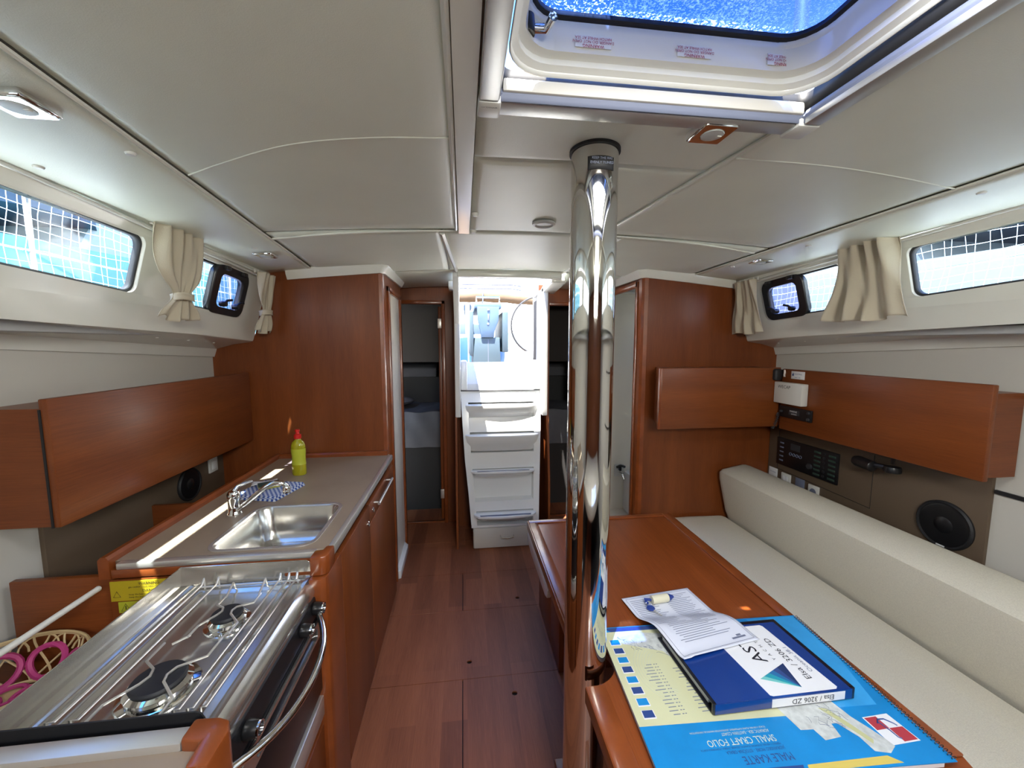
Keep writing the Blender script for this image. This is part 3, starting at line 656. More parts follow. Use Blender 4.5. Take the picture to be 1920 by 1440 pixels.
dr = part('drawer_front', B().prism([(0.060, 2.874), (0.07, 2.866), (0.545, 2.866), (0.558, 2.874), (0.558, 2.98), (0.060, 2.98)], 'z', 0.004, 0.160, 0.004), 'white_plastic', st)
part('handle', B().tube([(0.265, 2.868, 0.098), (0.270, 2.846, 0.088), (0.32, 2.842, 0.084), (0.362, 2.846, 0.088), (0.367, 2.868, 0.098)], 0.0045, 8), 'chrome', dr)
def tread(z, prot, h, f0, f1, slot=True, lab=None):
    a, c, y = at_h(z); x0 = a+(c-a)*f0; x1 = a+(c-a)*f1; xm = (x0+x1)/2; hw = (x1-x0)/2; L = []
    def loop(zz, k, ins):
        P = []
        for i in range(17):
            t = -1+2*i/16; P.append((xm+(hw-ins)*t, y-prot*k*(1-0.35*t*t)*(1-max(0, (abs(t)-0.86)/0.14)**2*0.55)+ins, zz))
        return P+[(xm+hw-ins, y+0.10, zz), (xm-hw+ins, y+0.10, zz)]
    L = [loop(z-h, 0.62, 0.030), loop(z-h*0.55, 0.86, 0.014), loop(z-0.016, 1.0, 0.0), loop(z-0.004, 1.0, 0.001), loop(z, 0.97, 0.006)]
    t = part('tread', B().loft(L), 'white_gelcoat', st)
    if slot:
        part('grip_strip', B().prism([(xm-hw*0.82, y-prot*0.55), (xm+hw*0.82, y-prot*0.55), (xm+hw*0.80, y-prot*0.75), (xm, y-prot*0.86), (xm-hw*0.80, y-prot*0.75)], 'z', z-0.002, z+0.0012), 'print_grey', t)
tread(0.272, 0.085, 0.06, 0.05, 0.95); tread(0.590, 0.050, 0.055, 0.07, 0.93); tread(0.860, 0.075, 0.13, 0.03, 0.97, False); tread(1.085, 0.065, 0.12, 0.05, 0.95, False)
part('joint_line', B().box(-0.022, 0.60, 3.052, 3.062, 1.186, 1.192), 'rubber', st)
ws2 = solo('washboard_sill', B().prism([(3.06, 1.195), (3.07, 1.24), (3.18, 1.385), (3.20, 1.402), (3.24, 1.402), (3.24, 1.10), (3.06, 1.10)], 'x', -0.020, 0.600, 0.006).box(-0.02, 0.03, 3.04, 3.23, 1.195, 1.42, 0.01).box(0.55, 0.60, 3.04, 3.23, 1.195, 1.42, 0.01), 'white_gelcoat',
           'white moulded sill above the top step at the companionway opening', 'sill', (0.29, 3.15, 1.1))
# ------------------------------------------------------------ galley: aft sink unit
gc = thing('sink_cabinet', 'red-brown wooden galley cabinet under the sink with a bar handle', 'cabinet', (-0.75, 1.8, 0))
part('carcass', B().box(-1.07, -0.465, 1.30, 1.33, 0, 0.858).box(-1.07, -1.05, 1.33, 2.38, 0, 0.858).box(-1.05, -0.465, 2.37, 2.395, 0, 0.858).box(-1.05, -0.465, 1.33, 2.37, 0.05, 0.08), 'wood_z', gc)
part('corner_post', B().prism([(-0.475, 1.20), (-0.440, 1.20), (-0.428, 1.21), (-0.425, 1.225), (-0.425, 1.36), (-0.475, 1.36)], 'z', 0, 0.835, 0.002), 'solid_wood', gc)
part('side_panel', B().box(-0.56, -0.475, 1.24, 1.262, 0, 0.84, 0.002), 'wood_z', gc)
part('outboard_panel', B().box(-1.342, -1.065, 1.275, 1.295, 0.45, 0.848, 0.003), 'wood_x', gc)
part('shelf_riser', B().box(-1.384, -1.12, 1.865, 1.885, 0.55, 0.838, 0.003), 'wood_x', gc)
d = part('door', B().box(-0.445, -0.425, 1.363, 1.775, 0.03, 0.832, 0.003), 'wood_z', gc)
part('push_knob', B().lathe([(0.013, 0), (0.013, 0.003), (0.010, 0.006), (0.007, 0.004), (0, 0.004)], (-0.425, 1.735, 0.760), 16, (1, 0, 0)), 'chrome', d)
d = part('door', B().box(-0.445, -0.425, 1.779, 2.375, 0.03, 0.740, 0.003), 'wood_z', gc)
part('push_knob', B().lathe([(0.013, 0), (0.013, 0.003), (0.010, 0.006), (0.007, 0.004), (0, 0.004)], (-0.425, 1.83, 0.785), 16, (1, 0, 0)), 'chrome', d)
d = part('fridge_flap', B().box(-0.445, -0.425, 1.779, 2.375, 0.743, 0.832, 0.003), 'wood_y', gc)
part('handle', B().tube([(-0.398, 1.84, 0.808), (-0.398, 2.19, 0.808)], 0.0065, 10).tube([(-0.428, 1.86, 0.808), (-0.398, 1.86, 0.808)], 0.005, 8).tube([(-0.428, 2.17, 0.808), (-0.398, 2.17, 0.808)], 0.005, 8), 'satin_steel', d, 'steel bar handle')

wt = thing('galley_worktop', 'brown laminate galley worktop holding the sink, with wooden fiddles', 'worktop', (-0.76, 1.84, 0.86))
SX0, SX1, SY0, SY1 = -0.835, -0.497, 1.305, 1.668
part('slab', B().plate([(-1.07, 1.285), (-0.445, 1.285), (-0.445, 2.395), (-1.07, 2.395)], [rr(SX0+0.006, SY0+0.006, SX1-0.006, SY1-0.006, 0.045, 6)], lambda x, y, w: (x, y, 0.868+w), 0.022), 'laminate', wt, smooth=False)
part('outboard_fiddle', B().prism([(-1.092, 0.845), (-1.062, 0.845), (-1.062, 0.905), (-1.070, 0.914), (-1.084, 0.914), (-1.092, 0.905)], 'y', 1.262, 2.395), 'solid_wood', wt)
part('aft_fiddle', B().prism([(2.372, 0.86), (2.398, 0.86), (2.398, 0.914), (2.380, 0.914), (2.372, 0.905)], 'x', -1.062, -0.455), 'solid_wood', wt)
part('front_edging', B().box(-1.045, -0.475, 1.262, 1.287, 0.872, 0.8925, 0.004), 'satin_steel', wt, 'brushed metal edging strip')
part('front_batten', B().box(-1.062, -0.49, 1.264, 1.285, 0.845, 0.872, 0.003), 'solid_wood', wt)
part('side_edging', B().box(-0.447, -0.425, 1.285, 2.372, 0.862, 0.8935, 0.005), 'satin_steel', wt, 'brushed metal edging strip')
part('corner_moulding', B().prism([(-0.475, 1.215), (-0.445, 1.215), (-0.430, 1.221), (-0.424, 1.236), (-0.424, 1.290), (-0.449, 1.290), (-0.452, 1.266), (-0.475, 1.262)], 'z', 0.838, 0.898, 0.004), 'solid_wood', wt)

sk = thing('sink', 'rounded stainless steel sink let into the worktop', 'sink', (-0.666, 1.486, 0.74))
def lp(ins, z, r): return [(x, y, z) for x, y in rr(SX0+ins, SY0+ins, SX1-ins, SY1-ins, r, 7)]
part('bowl', B().loft([lp(0.008, 0.8915, 0.048), lp(0.014, 0.882, 0.05), lp(0.022, 0.80, 0.055), lp(0.030, 0.765, 0.06), lp(0.050, 0.748, 0.06), lp(0.085, 0.742, 0.05)], cap=False).plate([(x, y) for x, y in rr(SX0+0.085, SY0+0.085, SX1-0.085, SY1-0.085, 0.05, 7)], [circ(-0.666, 1.52, 0.024, 20)], lambda x, y, w: (x, y, 0.7415+w), 0.001), 'steel', sk, solid=0.0)
part('rim', B().plate(rr(SX0-0.002, SY0-0.002, SX1+0.002, SY1+0.002, 0.055, 7), [rr(SX0+0.010, SY0+0.010, SX1-0.010, SY1-0.010, 0.048, 7)], lambda x, y, w: (x, y, 0.8902+w), 0.0026), 'satin_steel', sk)
part('drain', B().lathe([(0.034, 0.0), (0.034, 0.003), (0.026, 0.003), (0.02, -0.006), (0, -0.008)], (-0.666, 1.52, 0.7425), 20), 'chrome', sk)
fa = thing('mixer_tap', 'chrome mixer tap with a swung spout beside the sink', 'tap', (-0.889, 1.60, 0.89))
part('base', B().lathe([(0.026, 0.0), (0.026, 0.006), (0.0215, 0.012), (0.021, 0.060), (0.023, 0.064), (0.023, 0.082), (0.018, 0.092), (0.0, 0.095)], (-0.889, 1.60, 0.8905), 24), 'chrome', fa)
part('spout', B().tube([(-0.880, 1.595, 0.905), (-0.855, 1.605, 0.925), (-0.81, 1.625, 0.965), (-0.785, 1.635, 0.985), (-0.76, 1.643, 0.993), (-0.735, 1.65, 0.990), (-0.722, 1.655, 0.978), (-0.720, 1.656, 0.965)], 0.0105, 12), 'chrome', fa)
part('nozzle', B().lathe([(0.014, 0), (0.015, 0.018), (0.012, 0.026), (0, 0.026)], (-0.720, 1.656, 0.948), 14), 'chrome', fa)
part('lever', B().tube([(-0.889, 1.60, 0.982), (-0.880, 1.612, 0.998), (-0.845, 1.650, 1.004)], 0.0085, 10, r2=0.006), 'chrome', fa)

bt = thing('soap_bottle', 'yellow washing-up liquid bottle with a red cap', 'bottle', (-0.832, 2.068, 0.8905))
part('bottle_body', B().lathe([(0.030, 0.0), (0.034, 0.006), (0.034, 0.05), (0.031, 0.075), (0.031, 0.095), (0.034, 0.115), (0.034, 0.150), (0.028, 0.168), (0.015, 0.180), (0.014, 0.188), (0, 0.188)], (-0.832, 2.068, 0.8905), 28, sy=0.72), 'soap', bt)
part('front_label', B().lathe([(0.0346, 0.055), (0.0322, 0.075), (0.0322, 0.095), (0.0346, 0.115), (0.0346, 0.135)], (-0.832, 2.068, 0.8905), 28, sy=0.72), 'sticker_green', bt)
part('cap', B().lathe([(0.016, 0.186), (0.017, 0.190), (0.017, 0.206), (0.009, 0.210), (0.008, 0.220), (0.011, 0.222), (0.011, 0.232), (0, 0.234)], (-0.832, 2.068, 0.8905), 20), 'red_cap', bt)

# checked cloth, folded in three layers
b = B()
for k in range(4):
    z = 0.0+k*0.0042; o = 0.004*k
    b.box(-0.105+o*0.4, 0.105-o*0.6, -0.10+o*0.5, 0.10-o*0.3, z, z+0.0038, 0.0018)
solo('dish_cloth', b, 'checked', 'folded blue and white checked dish cloth behind the tap', 'cloth', (-0.868, 1.830, 0.8905), math.radians(-14), local=True)
sp_ = thing('sponge', 'small yellow sponge with a dark scouring side lying on the checked cloth', 'sponge', (-0.875, 1.845, 0.9078), math.radians(30))
part('foam', B().box(-0.042, 0.042, -0.028, 0.028, 0.0, 0.013, 0.004), 'sponge', sp_, local=True)
part('scouring_pad', B().box(-0.042, 0.042, -0.028, 0.028, 0.0132, 0.019, 0.002), 'scourer', sp_, local=True)
solo('paper_towel', B().grid(lambda u, v: (-0.05+0.1*u, -0.03+0.06*v, 0.004+0.004*math.sin(u*5+v*2)), 10, 6), 'white_print', 'scrap of white paper towel on the far corner of the checked cloth', 'paper', (-0.920, 1.900, 0.9078), math.radians(20), local=True, solid=0.0008)

# yellow warning stickers on the outboard side of the stove bay
wlb = thing('warning_sticker', 'wide mustard-yellow warning sticker under the worktop edge', 'sticker', (-0.96, 1.262, 0.80))
part('film', B().box(-1.062, -0.85, 1.258, 1.2605, 0.776, 0.838), 'sticker_yellow', wlb)
b = B().text('WARNING', 0.012, (-0.955, 1.2578, 0.829), (1, 0, 0), (0, 0, 1)).text('DANGER', 0.012, (-0.95, 1.2578, 0.806), (1, 0, 0), (0, 0, 1))
for k in range(3):
    b.text('gas cooker: close valve after each use', 0.0075, (-0.955, 1.2578, 0.819-k*0.0), (1, 0, 0), (0, 0, 1)) if k == 0 else b.text('keep the bay ventilated while cooking', 0.0075, (-0.955, 1.2578, 0.804-k*0.0085), (1, 0, 0), (0, 0, 1))
b2 = B()
part('lettering', b, 'print_black', wlb, smooth=False)
def tri(b, x, z, s, y): b.tube([(x-s, y, z-s*0.8), (x+s, y, z-s*0.8), (x, y, z+s)], 0.0009, 4, True)
b = B(); tri(b, -1.045, 0.797, 0.010, 1.2578); part('triangle', b, 'print_black', wlb)
wl2 = thing('warning_sticker', 'small lime-yellow warning triangle sticker below the wide mustard one', 'sticker', (-1.0, 1.262, 0.75))
part('film', B().box(-1.044, -0.93, 1.258, 1.2605, 0.738, 0.772), 'sticker_green', wl2)
b = B(); tri(b, -1.024, 0.754, 0.013, 1.2578); b.box(-1.0248, -1.0232, 1.2570, 1.258, 0.748, 0.760); part('triangle', b, 'print_black', wl2)
part('backing_plate', B().box(-1.064, -0.846, 1.2606, 1.2644, 0.700, 0.842), 'wood_x', gc)

# ------------------------------------------------------------ cooker
ck = thing('gas_cooker', 'stainless steel two-burner gas cooker with wire pan rails and oven', 'cooker', (-0.66, 1.0, 0.2))
KX0, KX1, KY0, KY1 = -0.855, -0.492, 0.742, 1.238
ZT = 0.822
part('body', B().box(KX0+0.005, -0.468, KY0, KY1-0.008, 0.36, 0.785, 0.004), 'steel', ck)
# pressed hob top with a recessed pan area
def hob(u, v):
    x = KX0+(KX1-KX0)*u; y = KY0+0.004+(KY1-KY0-0.008)*v; z = ZT
    e = min((x-KX0-0.075)/0.012, (KX1-0.035-x)/0.012, (y-KY0-0.03)/0.012, (KY1-0.03-y)/0.012); z -= 0.008*max(0, min(1, e))
    # pressed ribs at the back
    for xr in (KX0+0.030, KX0+0.052): z += 0.003*math.exp(-((x-xr)/0.004)**2)
    return (x, y, z)
part('hob_top', B().grid(hob, 90, 90), 'steel', ck)
part('front_rail', B().prism([(KX1-0.002, 0.826), (KX1+0.010, 0.828), (KX1+0.026, 0.818), (KX1+0.034, 0.800), (KX1+0.030, 0.778), (KX1-0.002, 0.778)], 'y', KY0, KY1), 'steel', ck)
# splash fence: back and both ends
b = B().hull([(KX0, KY0, ZT-0.01), (KX0-0.006, KY0, 0.872), (KX0-0.004, KY0, 0.872), (KX0+0.002, KY0, ZT-0.01)], [(KX0, KY1, ZT-0.01), (KX0-0.006, KY1+0.015, 0.872), (KX0-0.004, KY1+0.015, 0.872), (KX0+0.002, KY1, ZT-0.01)])
b.tube([(KX0-0.005, KY0, 0.8725), (KX0-0.005, KY1+0.013, 0.8725)], 0.0018, 6)
part('back_fence', b, 'steel', ck)
b = B().plate([(KX0, 0), (KX1+0.004, 0), (KX1+0.010, 0.030), (KX1+0.004, 0.050), (KX1-0.006, 0.056), (KX0-0.006, 0.058)], [], lambda x, z, w: (x, KY1-0.002+z*0.28+w, ZT-0.006+z), 0.002)
b.tube([(KX0-0.005, KY1+0.014, 0.8735), (KX1-0.006, KY1+0.013, 0.872), (KX1+0.004, KY1+0.012, 0.866), (KX1+0.009, KY1+0.006, 0.846)], 0.0018, 6)
part('end_fence', b, 'steel', ck)
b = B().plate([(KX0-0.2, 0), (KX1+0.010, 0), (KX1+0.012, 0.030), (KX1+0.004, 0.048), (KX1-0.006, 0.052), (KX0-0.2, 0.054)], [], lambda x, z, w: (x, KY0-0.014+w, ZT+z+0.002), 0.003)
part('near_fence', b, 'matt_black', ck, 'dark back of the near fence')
def burner(x, y, r, lab=None):
    z = ZT-0.008
    bn = part('burner', B().lathe([(r*1.25, 0.0), (r*1.22, 0.004), (r*0.98, 0.006), (r*0.95, 0.013), (r*1.02, 0.016), (r*0.86, 0.021), (r*0.80, 0.022), (0, 0.022)], (x, y, z), 32), 'chrome', ck)
    part('burner_cap', B().lathe([(r*0.84, 0.0), (r*0.86, 0.004), (r*0.80, 0.008), (0, 0.010)], (x, y, z+0.0225), 32), 'matt_black', bn)
burner(-0.652, 0.860, 0.058); burner(-0.628, 1.063, 0.043)
# wire pan grid
ZG = ZT+0.018
def wire(x): return [(x, KY0+0.02, ZT), (x, KY0+0.022, ZG+0.012), (x, KY0+0.035, ZG), (x, KY1-0.035, ZG), (x, KY1-0.022, ZG+0.014), (x, KY1-0.02, ZT)]
for x in (-0.775, -0.735, -0.560, -0.535, -0.512): part('grid_wire', B().tube(wire(x), 0.0028, 6), 'satin_steel', ck)
for bx, by, r in ((-0.652, 0.860, 0.055), (-0.628, 1.063, 0.040)):
    for sx in (-1, 1):
        x = bx+sx*r*1.15; h = ZT+0.026
        part('pan_support', B().tube([(x, by-r*2.0, ZG), (x, by-r*1.0, ZG), (bx+sx*r*0.42, by-r*0.35, h), (bx+sx*r*0.30, by, h), (bx+sx*r*0.42, by+r*0.35, h), (x, by+r*1.0, ZG), (x, by+r*2.0, ZG)], 0.0029, 6), 'satin_steel', ck)
part('grid_wire', B().tube([(-0.712, KY0+0.022, ZT+0.004), (-0.712, KY0+0.024, ZG), (-0.712, 0.758, ZG)], 0.0028, 6), 'satin_steel', ck)
part('grid_wire', B().tube([(-0.671, 1.137, ZG), (-0.69, KY1-0.03, ZG), (-0.69, KY1-0.022, ZT)], 0.0028, 6), 'satin_steel', ck)
part('grid_wire', B().tube([(-0.585, 1.137, ZG), (-0.600, KY1-0.03, ZG+0.006), (-0.600, KY1-0.022, ZT)], 0.0028, 6), 'satin_steel', ck)
part('grid_wire', B().tube([(-0.695, 0.963, ZG), (-0.671, 0.99, ZG)], 0.0028, 6), 'satin_steel', ck)
part('grid_wire', B().tube([(-0.592, 0.963, ZG), (-0.585, 0.99, ZG)], 0.0028, 6), 'satin_steel', ck)
for y in (KY0+0.022, KY1-0.022): part('grid_bar', B().tube([(-0.79, y, ZT+0.006), (-0.505, y, ZT+0.006)], 0.0029, 6), 'satin_steel', ck)
part('control_panel', B().prism([(-0.470, 0.785), (-0.458, 0.780), (-0.452, 0.728), (-0.470, 0.722)], 'y', KY0, KY1-0.01), 'black', ck)
for y in (0.800, 1.085, 1.178):
    k = part('knob', B().lathe([(0.017, 0), (0.019, 0.004), (0.0165, 0.020), (0.015, 0.026), (0, 0.027)], (-0.455, y, 0.758), 20, (1, 0, 0)), 'black', ck)
    part('knob_ring', B().lathe([(0.0155, 0.026), (0.0158, 0.030), (0.0125, 0.030), (0.0125, 0.026)], (-0.455, y, 0.758), 20, (1, 0, 0)), 'chrome', k)
od = part('oven_door', B().box(-0.468, -0.450, KY0+0.01, KY1-0.02, 0.47, 0.718, 0.006), 'black', ck, 'dark glass oven door')
part('door_trim', B().plate(rr(KY0+0.012, 0.664, KY1-0.022, 0.716, 0.02, 5), [rr(KY0+0.07, 0.672, KY1-0.07, 0.706, 0.012, 5)], lambda y, z, w: (-0.4495+w, y, z), 0.006), 'steel', od)
N = 18; arch = []
for i in range(N+1):
    t = -1+2*i/N; arch.append((-0.447+0.068*(1-abs(t)**2.4), 0.955+t*0.225, 0.748-0.020*(1-t*t)))
part('door_handle', B().tube(arch, 0.0085, 12), 'chrome', od, 'bowed chrome bar handle')
part('bottom_panel', B().box(-0.466, -0.448, KY0+0.01, KY1-0.02, 0.385, 0.452, 0.003), 'satin_steel', ck)
part('gimbal_pin', B().tube([(-0.66, KY1-0.012, 0.62), (-0.66, KY1+0.03, 0.62)], 0.012, 10), 'black', ck)
part('gimbal_pin', B().tube([(-0.66, KY0-0.04, 0.62), (-0.66, KY0, 0.62)], 0.012, 10), 'black', ck)
bay = thing('cooker_bay', 'dark wooden bay shelf and locker around and below the cooker', 'cabinet', (-0.9, 1.0, 0))
part('base_front', B().box(-0.475, -0.452, 0.70, 1.24, 0.0, 0.355, 0.003), 'wood_z', bay)
part('base_shelf', B().box(-1.384, -0.475, 0.70, 1.274, 0.33, 0.35), 'wood_x', bay)
part('outboard_shelf', B().box(-1.384, -0.885, 0.72, 1.274, 0.580, 0.598, 0.002), 'wood_x', bay)

# forward counter, near the camera
fc = thing('forward_counter', 'wooden galley counter in the near left corner with a brushed metal edge', 'counter', (-0.9, 0.45, 0))
part('carcass', B().box(-1.30, -0.445, 0.10, 0.667, 0.0, 0.827), 'wood_z', fc)
part('slab', B().box(-1.30, -0.447, 0.10, 0.672, 0.832, 0.858), 'laminate', fc)
part('aft_edging', B().box(-1.30, -0.487, 0.672, 0.706, 0.844, 0.872, 0.004), 'satin_steel', fc, 'brushed metal edging strip')
part('aft_batten', B().box(-1.30, -0.487, 0.667, 0.702, 0.818, 0.844, 0.003), 'solid_wood', fc)
part('corner_moulding', B().prism([(-0.487, 0.712), (-0.445, 0.710), (-0.424, 0.702), (-0.414, 0.682), (-0.414, 0.622), (-0.449, 0.622), (-0.452, 0.667), (-0.487, 0.672)], 'z', 0.78, 0.880, 0.005), 'solid_wood', fc)
part('corner_post', B().prism([(-0.46, 0.69), (-0.43, 0.688), (-0.418, 0.67), (-0.418, 0.60), (-0.46, 0.60)], 'z', 0.0, 0.78), 'solid_wood', fc)
part('side_edging', B().box(-0.452, -0.421, 0.10, 0.612, 0.848, 0.8765, 0.005), 'satin_steel', fc, 'brushed metal edging strip')

# crash rail and basket
solo('grab_rail', B().tube([(-1.055, 1.212, 0.846), (-1.055, 0.60, 0.852)], 0.0078, 14).lathe([(0.0082, 0), (0.0082, 0.005), (0.006, 0.008), (0, 0.008)], (-1.055, 1.210, 0.846), 14, (0, 1, 0)).lathe([(0.02, 0), (0.02, 0.01), (0, 0.01)], (-1.055, 0.60, 0.852), 14, (0, -1, 0)).box(-1.067, -1.043, 0.60, 0.70, 0.80, 0.845, 0.004), 'white_plastic', 'slim pale grab rail running over the wicker basket', 'rail', (-1.055, 0.9, 0.85))
bk = thing('wicker_basket', 'oval natural wicker basket with woven loops of magenta cane', 'basket', (-1.20, 1.09, 0.599))
bc = Vector((-1.195, 1.085, 0.599)); RX, RY, RH = 0.168, 0.155, 0.100
def bp(a, h, k=1.0):
    f = (0.62+0.38*h**0.7)*k; return (bc.x+RX*f*math.cos(a), bc.y+RY*f*math.sin(a), bc.z+0.008+RH*h)
part('rim', B().tube([bp(2*PI*i/48, 1.0) for i in range(48)], 0.0045, 6, True).tube([bp(2*PI*i/48, 0.95, 1.02) for i in range(48)], 0.0035, 6, True), 'rattan', bk)
part('foot_ring', B().tube([bp(2*PI*i/36, 0.0) for i in range(36)], 0.005, 6, True), 'rattan', bk)
part('base', B().lathe([(0.098, 0.0), (0.102, 0.003), (0.098, 0.006), (0, 0.006)], (bc.x, bc.y, bc.z), 32, sy=0.88), 'rattan', bk)
b = B()
for k in range(14):
    a0 = 2*PI*k/14
    for off, da in ((0.0, 0.46), (0.02, -0.46)):
        b.tube([bp(a0+da*math.sin(PI*t/2)*1.2, t, 1.0+off) for t in [i/10 for i in range(11)]], 0.0028, 5)
    b.tube([bp(a0+0.30*math.cos(t), 0.62+0.36*math.sin(t), 1.01) for t in [PI*i/10 for i in range(11)]], 0.0026, 5)
part('lattice', b, 'rattan', bk, kind='stuff')
b = B()
for k in range(8):
    a0 = 2*PI*k/8; P = []
    for i in range(20):
        t = 2*PI*i/20; P.append(bp(a0+0.33*math.sin(t), 0.38+0.36*math.cos(t)*0.98, 0.97))
    b.tube(P, 0.0080, 6, True)
for k in range(6):
    a0 = 2*PI*k/6
    b.tube([(bc.x+0.052*math.cos(a0)+0.034*math.cos(t), bc.y+0.046*math.sin(a0)+0.034*math.sin(t), bc.z+0.014) for t in [2*PI*i/18 for i in range(18)]], 0.0055, 6, True)
part('magenta_loops', b, 'pink', bk, 'magenta cane loops', kind='stuff')

# ------------------------------------------------------------ wall lockers
ll = thing('galley_wall_locker', 'long red-brown wall locker over the galley worktop', 'wall cabinet', (-1.29, 1.85, 1.0))
part('carcass', B().box(-1.384, -1.222, 1.292, 2.395, 1.005, 1.362), 'wood_x', ll)
part('flap_door', B().box(-1.222, -1.198, 1.288, 2.385, 1.003, 1.391, 0.004), 'wood_y', ll)
part('end_edge', B().box(-1.222, -1.216, 1.285, 1.289, 1.003, 1.36), 'matt_black', ll)
rlk = thing('saloon_wall_locker', 'long red-brown wall locker above the sofa backrest', 'wall cabinet', (1.95, 1.66, 1.05))
part('carcass', B().box(1.894, 2.024, 1.182, 2.355, 1.060, 1.372), 'wood_x', rlk)
part('flap_door', B().box(1.870, 1.894, 1.172, 2.112, 1.048, 1.405, 0.005), 'wood_y', rlk)
sc = thing('corner_wall_cabinet', 'low red-brown wall cabinet on the bulkhead beside the washroom door', 'wall cabinet', (1.5, 2.24, 1.06))
part('carcass', B().prism([(1.205, 2.358), (1.128, 2.142), (1.885, 2.142), (1.885, 2.358)], 'z', 1.066, 1.405), 'wood_x', sc)
part('front_panel', B().prism([(1.118, 2.128), (1.124, 2.120), (1.868, 2.120), (1.868, 2.141), (1.122, 2.141)], 'z', 1.058, 1.412, 0.003), 'wood_x', sc)
part('corner_lipping', B().prism([(1.112, 2.144), (1.113, 2.124), (1.120, 2.118), (1.127, 2.124), (1.130, 2.144)], 'z', 1.058, 1.412, 0.002), 'solid_wood', sc)

# instruments on the right locker
bx = thing('white_control_box', 'white plastic control box fixed on the right wall locker', 'electronics', (1.85, 2.03, 1.26))
part('housing', B().box(1.828, 1.869, 1.925, 2.118, 1.208, 1.330, 0.004), 'white_plastic', bx)
part('lettering', B().text('WECAP', 0.026, (1.828, 2.045, 1.304), (0, -1, 0), (0, 0, 1)), 'print_black', bx, smooth=False)
st2 = thing('charter_sticker', 'white company sticker above the white control box', 'sticker', (1.868, 2.0, 1.38))
part('film', B().box(1.8675, 1.8695, 1.955, 2.045, 1.352, 1.396, 0.0008), 'white_print', st2)
b = B().text('YACHTING', 0.011, (1.8675, 2.000, 1.380), (0, -1, 0), (0, 0, 1)).text('www  info', 0.009, (1.8675, 2.0, 1.361), (0, -1, 0), (0, 0, 1)); part('emblem', B().prism([(2.040, 1.370), (2.025, 1.370), (2.031, 1.388)], 'x', 1.8668, 1.8672), 'print_navy', st2)
part('lettering', b, 'print_navy', st2, smooth=False)
vh = thing('vhf_radio', 'slim black marine radio set into the right wall locker', 'radio', (1.87, 1.99, 1.16))
part('faceplate', B().box(1.858, 1.869, 1.885, 2.105, 1.125, 1.190, 0.003), 'black', vh)
part('display', B().box(1.8565, 1.858, 1.96, 2.03, 1.148, 1.176), 'rubber', vh)
part('lettering', B().text('MARINE', 0.014, (1.8565, 2.0, 1.167), (0, -1, 0), (0, 0, 1)).text('VHF/DSC', 0.010, (1.8565, 1.995, 1.152), (0, -1, 0), (0, 0, 1)), 'white_print', vh, smooth=False)
for y, z in ((1.90, 1.175), (1.90, 1.14), (2.085, 1.158)): part('knob', B().lathe([(0.008, 0), (0.007, 0.010), (0, 0.011)], (1.858, y, z), 14, (-1, 0, 0)), 'rubber', vh)
mc = thing('radio_handset', 'black radio handset hanging with its coiled cord by the locker end', 'handset', (1.85, 2.13, 1.36))
part('microphone', B().box(1.815, 1.865, 2.098, 2.138, 1.335, 1.405, 0.014, 3), 'matt_black', mc)
part('bracket', B().box(1.865, 1.87, 2.100, 2.111, 1.36, 1.40), 'chrome', mc)
P = []
for i in range(300):
    t = i/299
    if t < 0.78: q = t/0.78; c = Vector((1.848, 2.130+0.006*math.sin(q*3), 1.335-0.29*math.sin(q*PI/2))); 
    else: q = (t-0.78)/0.22; c = Vector((1.848, 2.130-0.03*math.sin(q*PI/2), 1.045+0.10*q))
    a = i*0.95; P.append((c.x+0.0065*math.cos(a), c.y+0.0065*math.sin(a), c.z))
part('coiled_cord', B().tube(P, 0.0021, 5), 'rubber', mc)

# switch panel, outlets, speaker, lamp
XP = 2.0245
def xb(x0, x1, y0, y1, z0, z1, bev=0): return B().box(x0, x1, y0, y1, z0, z1, bev)
sw = thing('switch_panel', 'dark glass electrical switch panel below the right wall locker', 'switch panel', (2.02, 2.07, 0.87))
part('glass_face', B().box(XP-0.008, XP, 1.856, 2.278, 0.780, 0.955, 0.002), 'black', sw)
part('display', B().box(XP-0.0092, XP-0.008, 2.105, 2.175, 0.895, 0.935), 'rubber', sw)
for k in range(4): part('gauge_button', B().lathe([(0.010, 0), (0.010, 0.003), (0.007, 0.003), (0.007, 0.0)], (XP-0.008, 2.17-k*0.024, 0.868), 14, (-1, 0, 0)), 'print_grey', sw)
part('main_knob', B().lathe([(0.017, 0), (0.015, 0.012), (0, 0.013)], (XP-0.008, 2.03, 0.832), 18, (-1, 0, 0)), 'rubber', sw)
for k in range(6): part('breaker', B().lathe([(0.008, 0), (0.008, 0.006), (0, 0.007)], (XP-0.008, 1.942, 0.932-k*0.026), 12, (-1, 0, 0)), 'matt_black', sw)
for k in range(6):
    for y in (1.985, 1.893): part('switch_label', B().box(XP-0.0095, XP-0.008, y-0.022, y+0.022, 0.924-k*0.026, 0.936-k*0.026, 0.001), 'scourer', sw)
for k in range(5): part('switch_label', B().box(XP-0.0095, XP-0.008, 2.225, 2.255, 0.918-k*0.028, 0.927-k*0.028, 0.001), 'print_grey', sw)
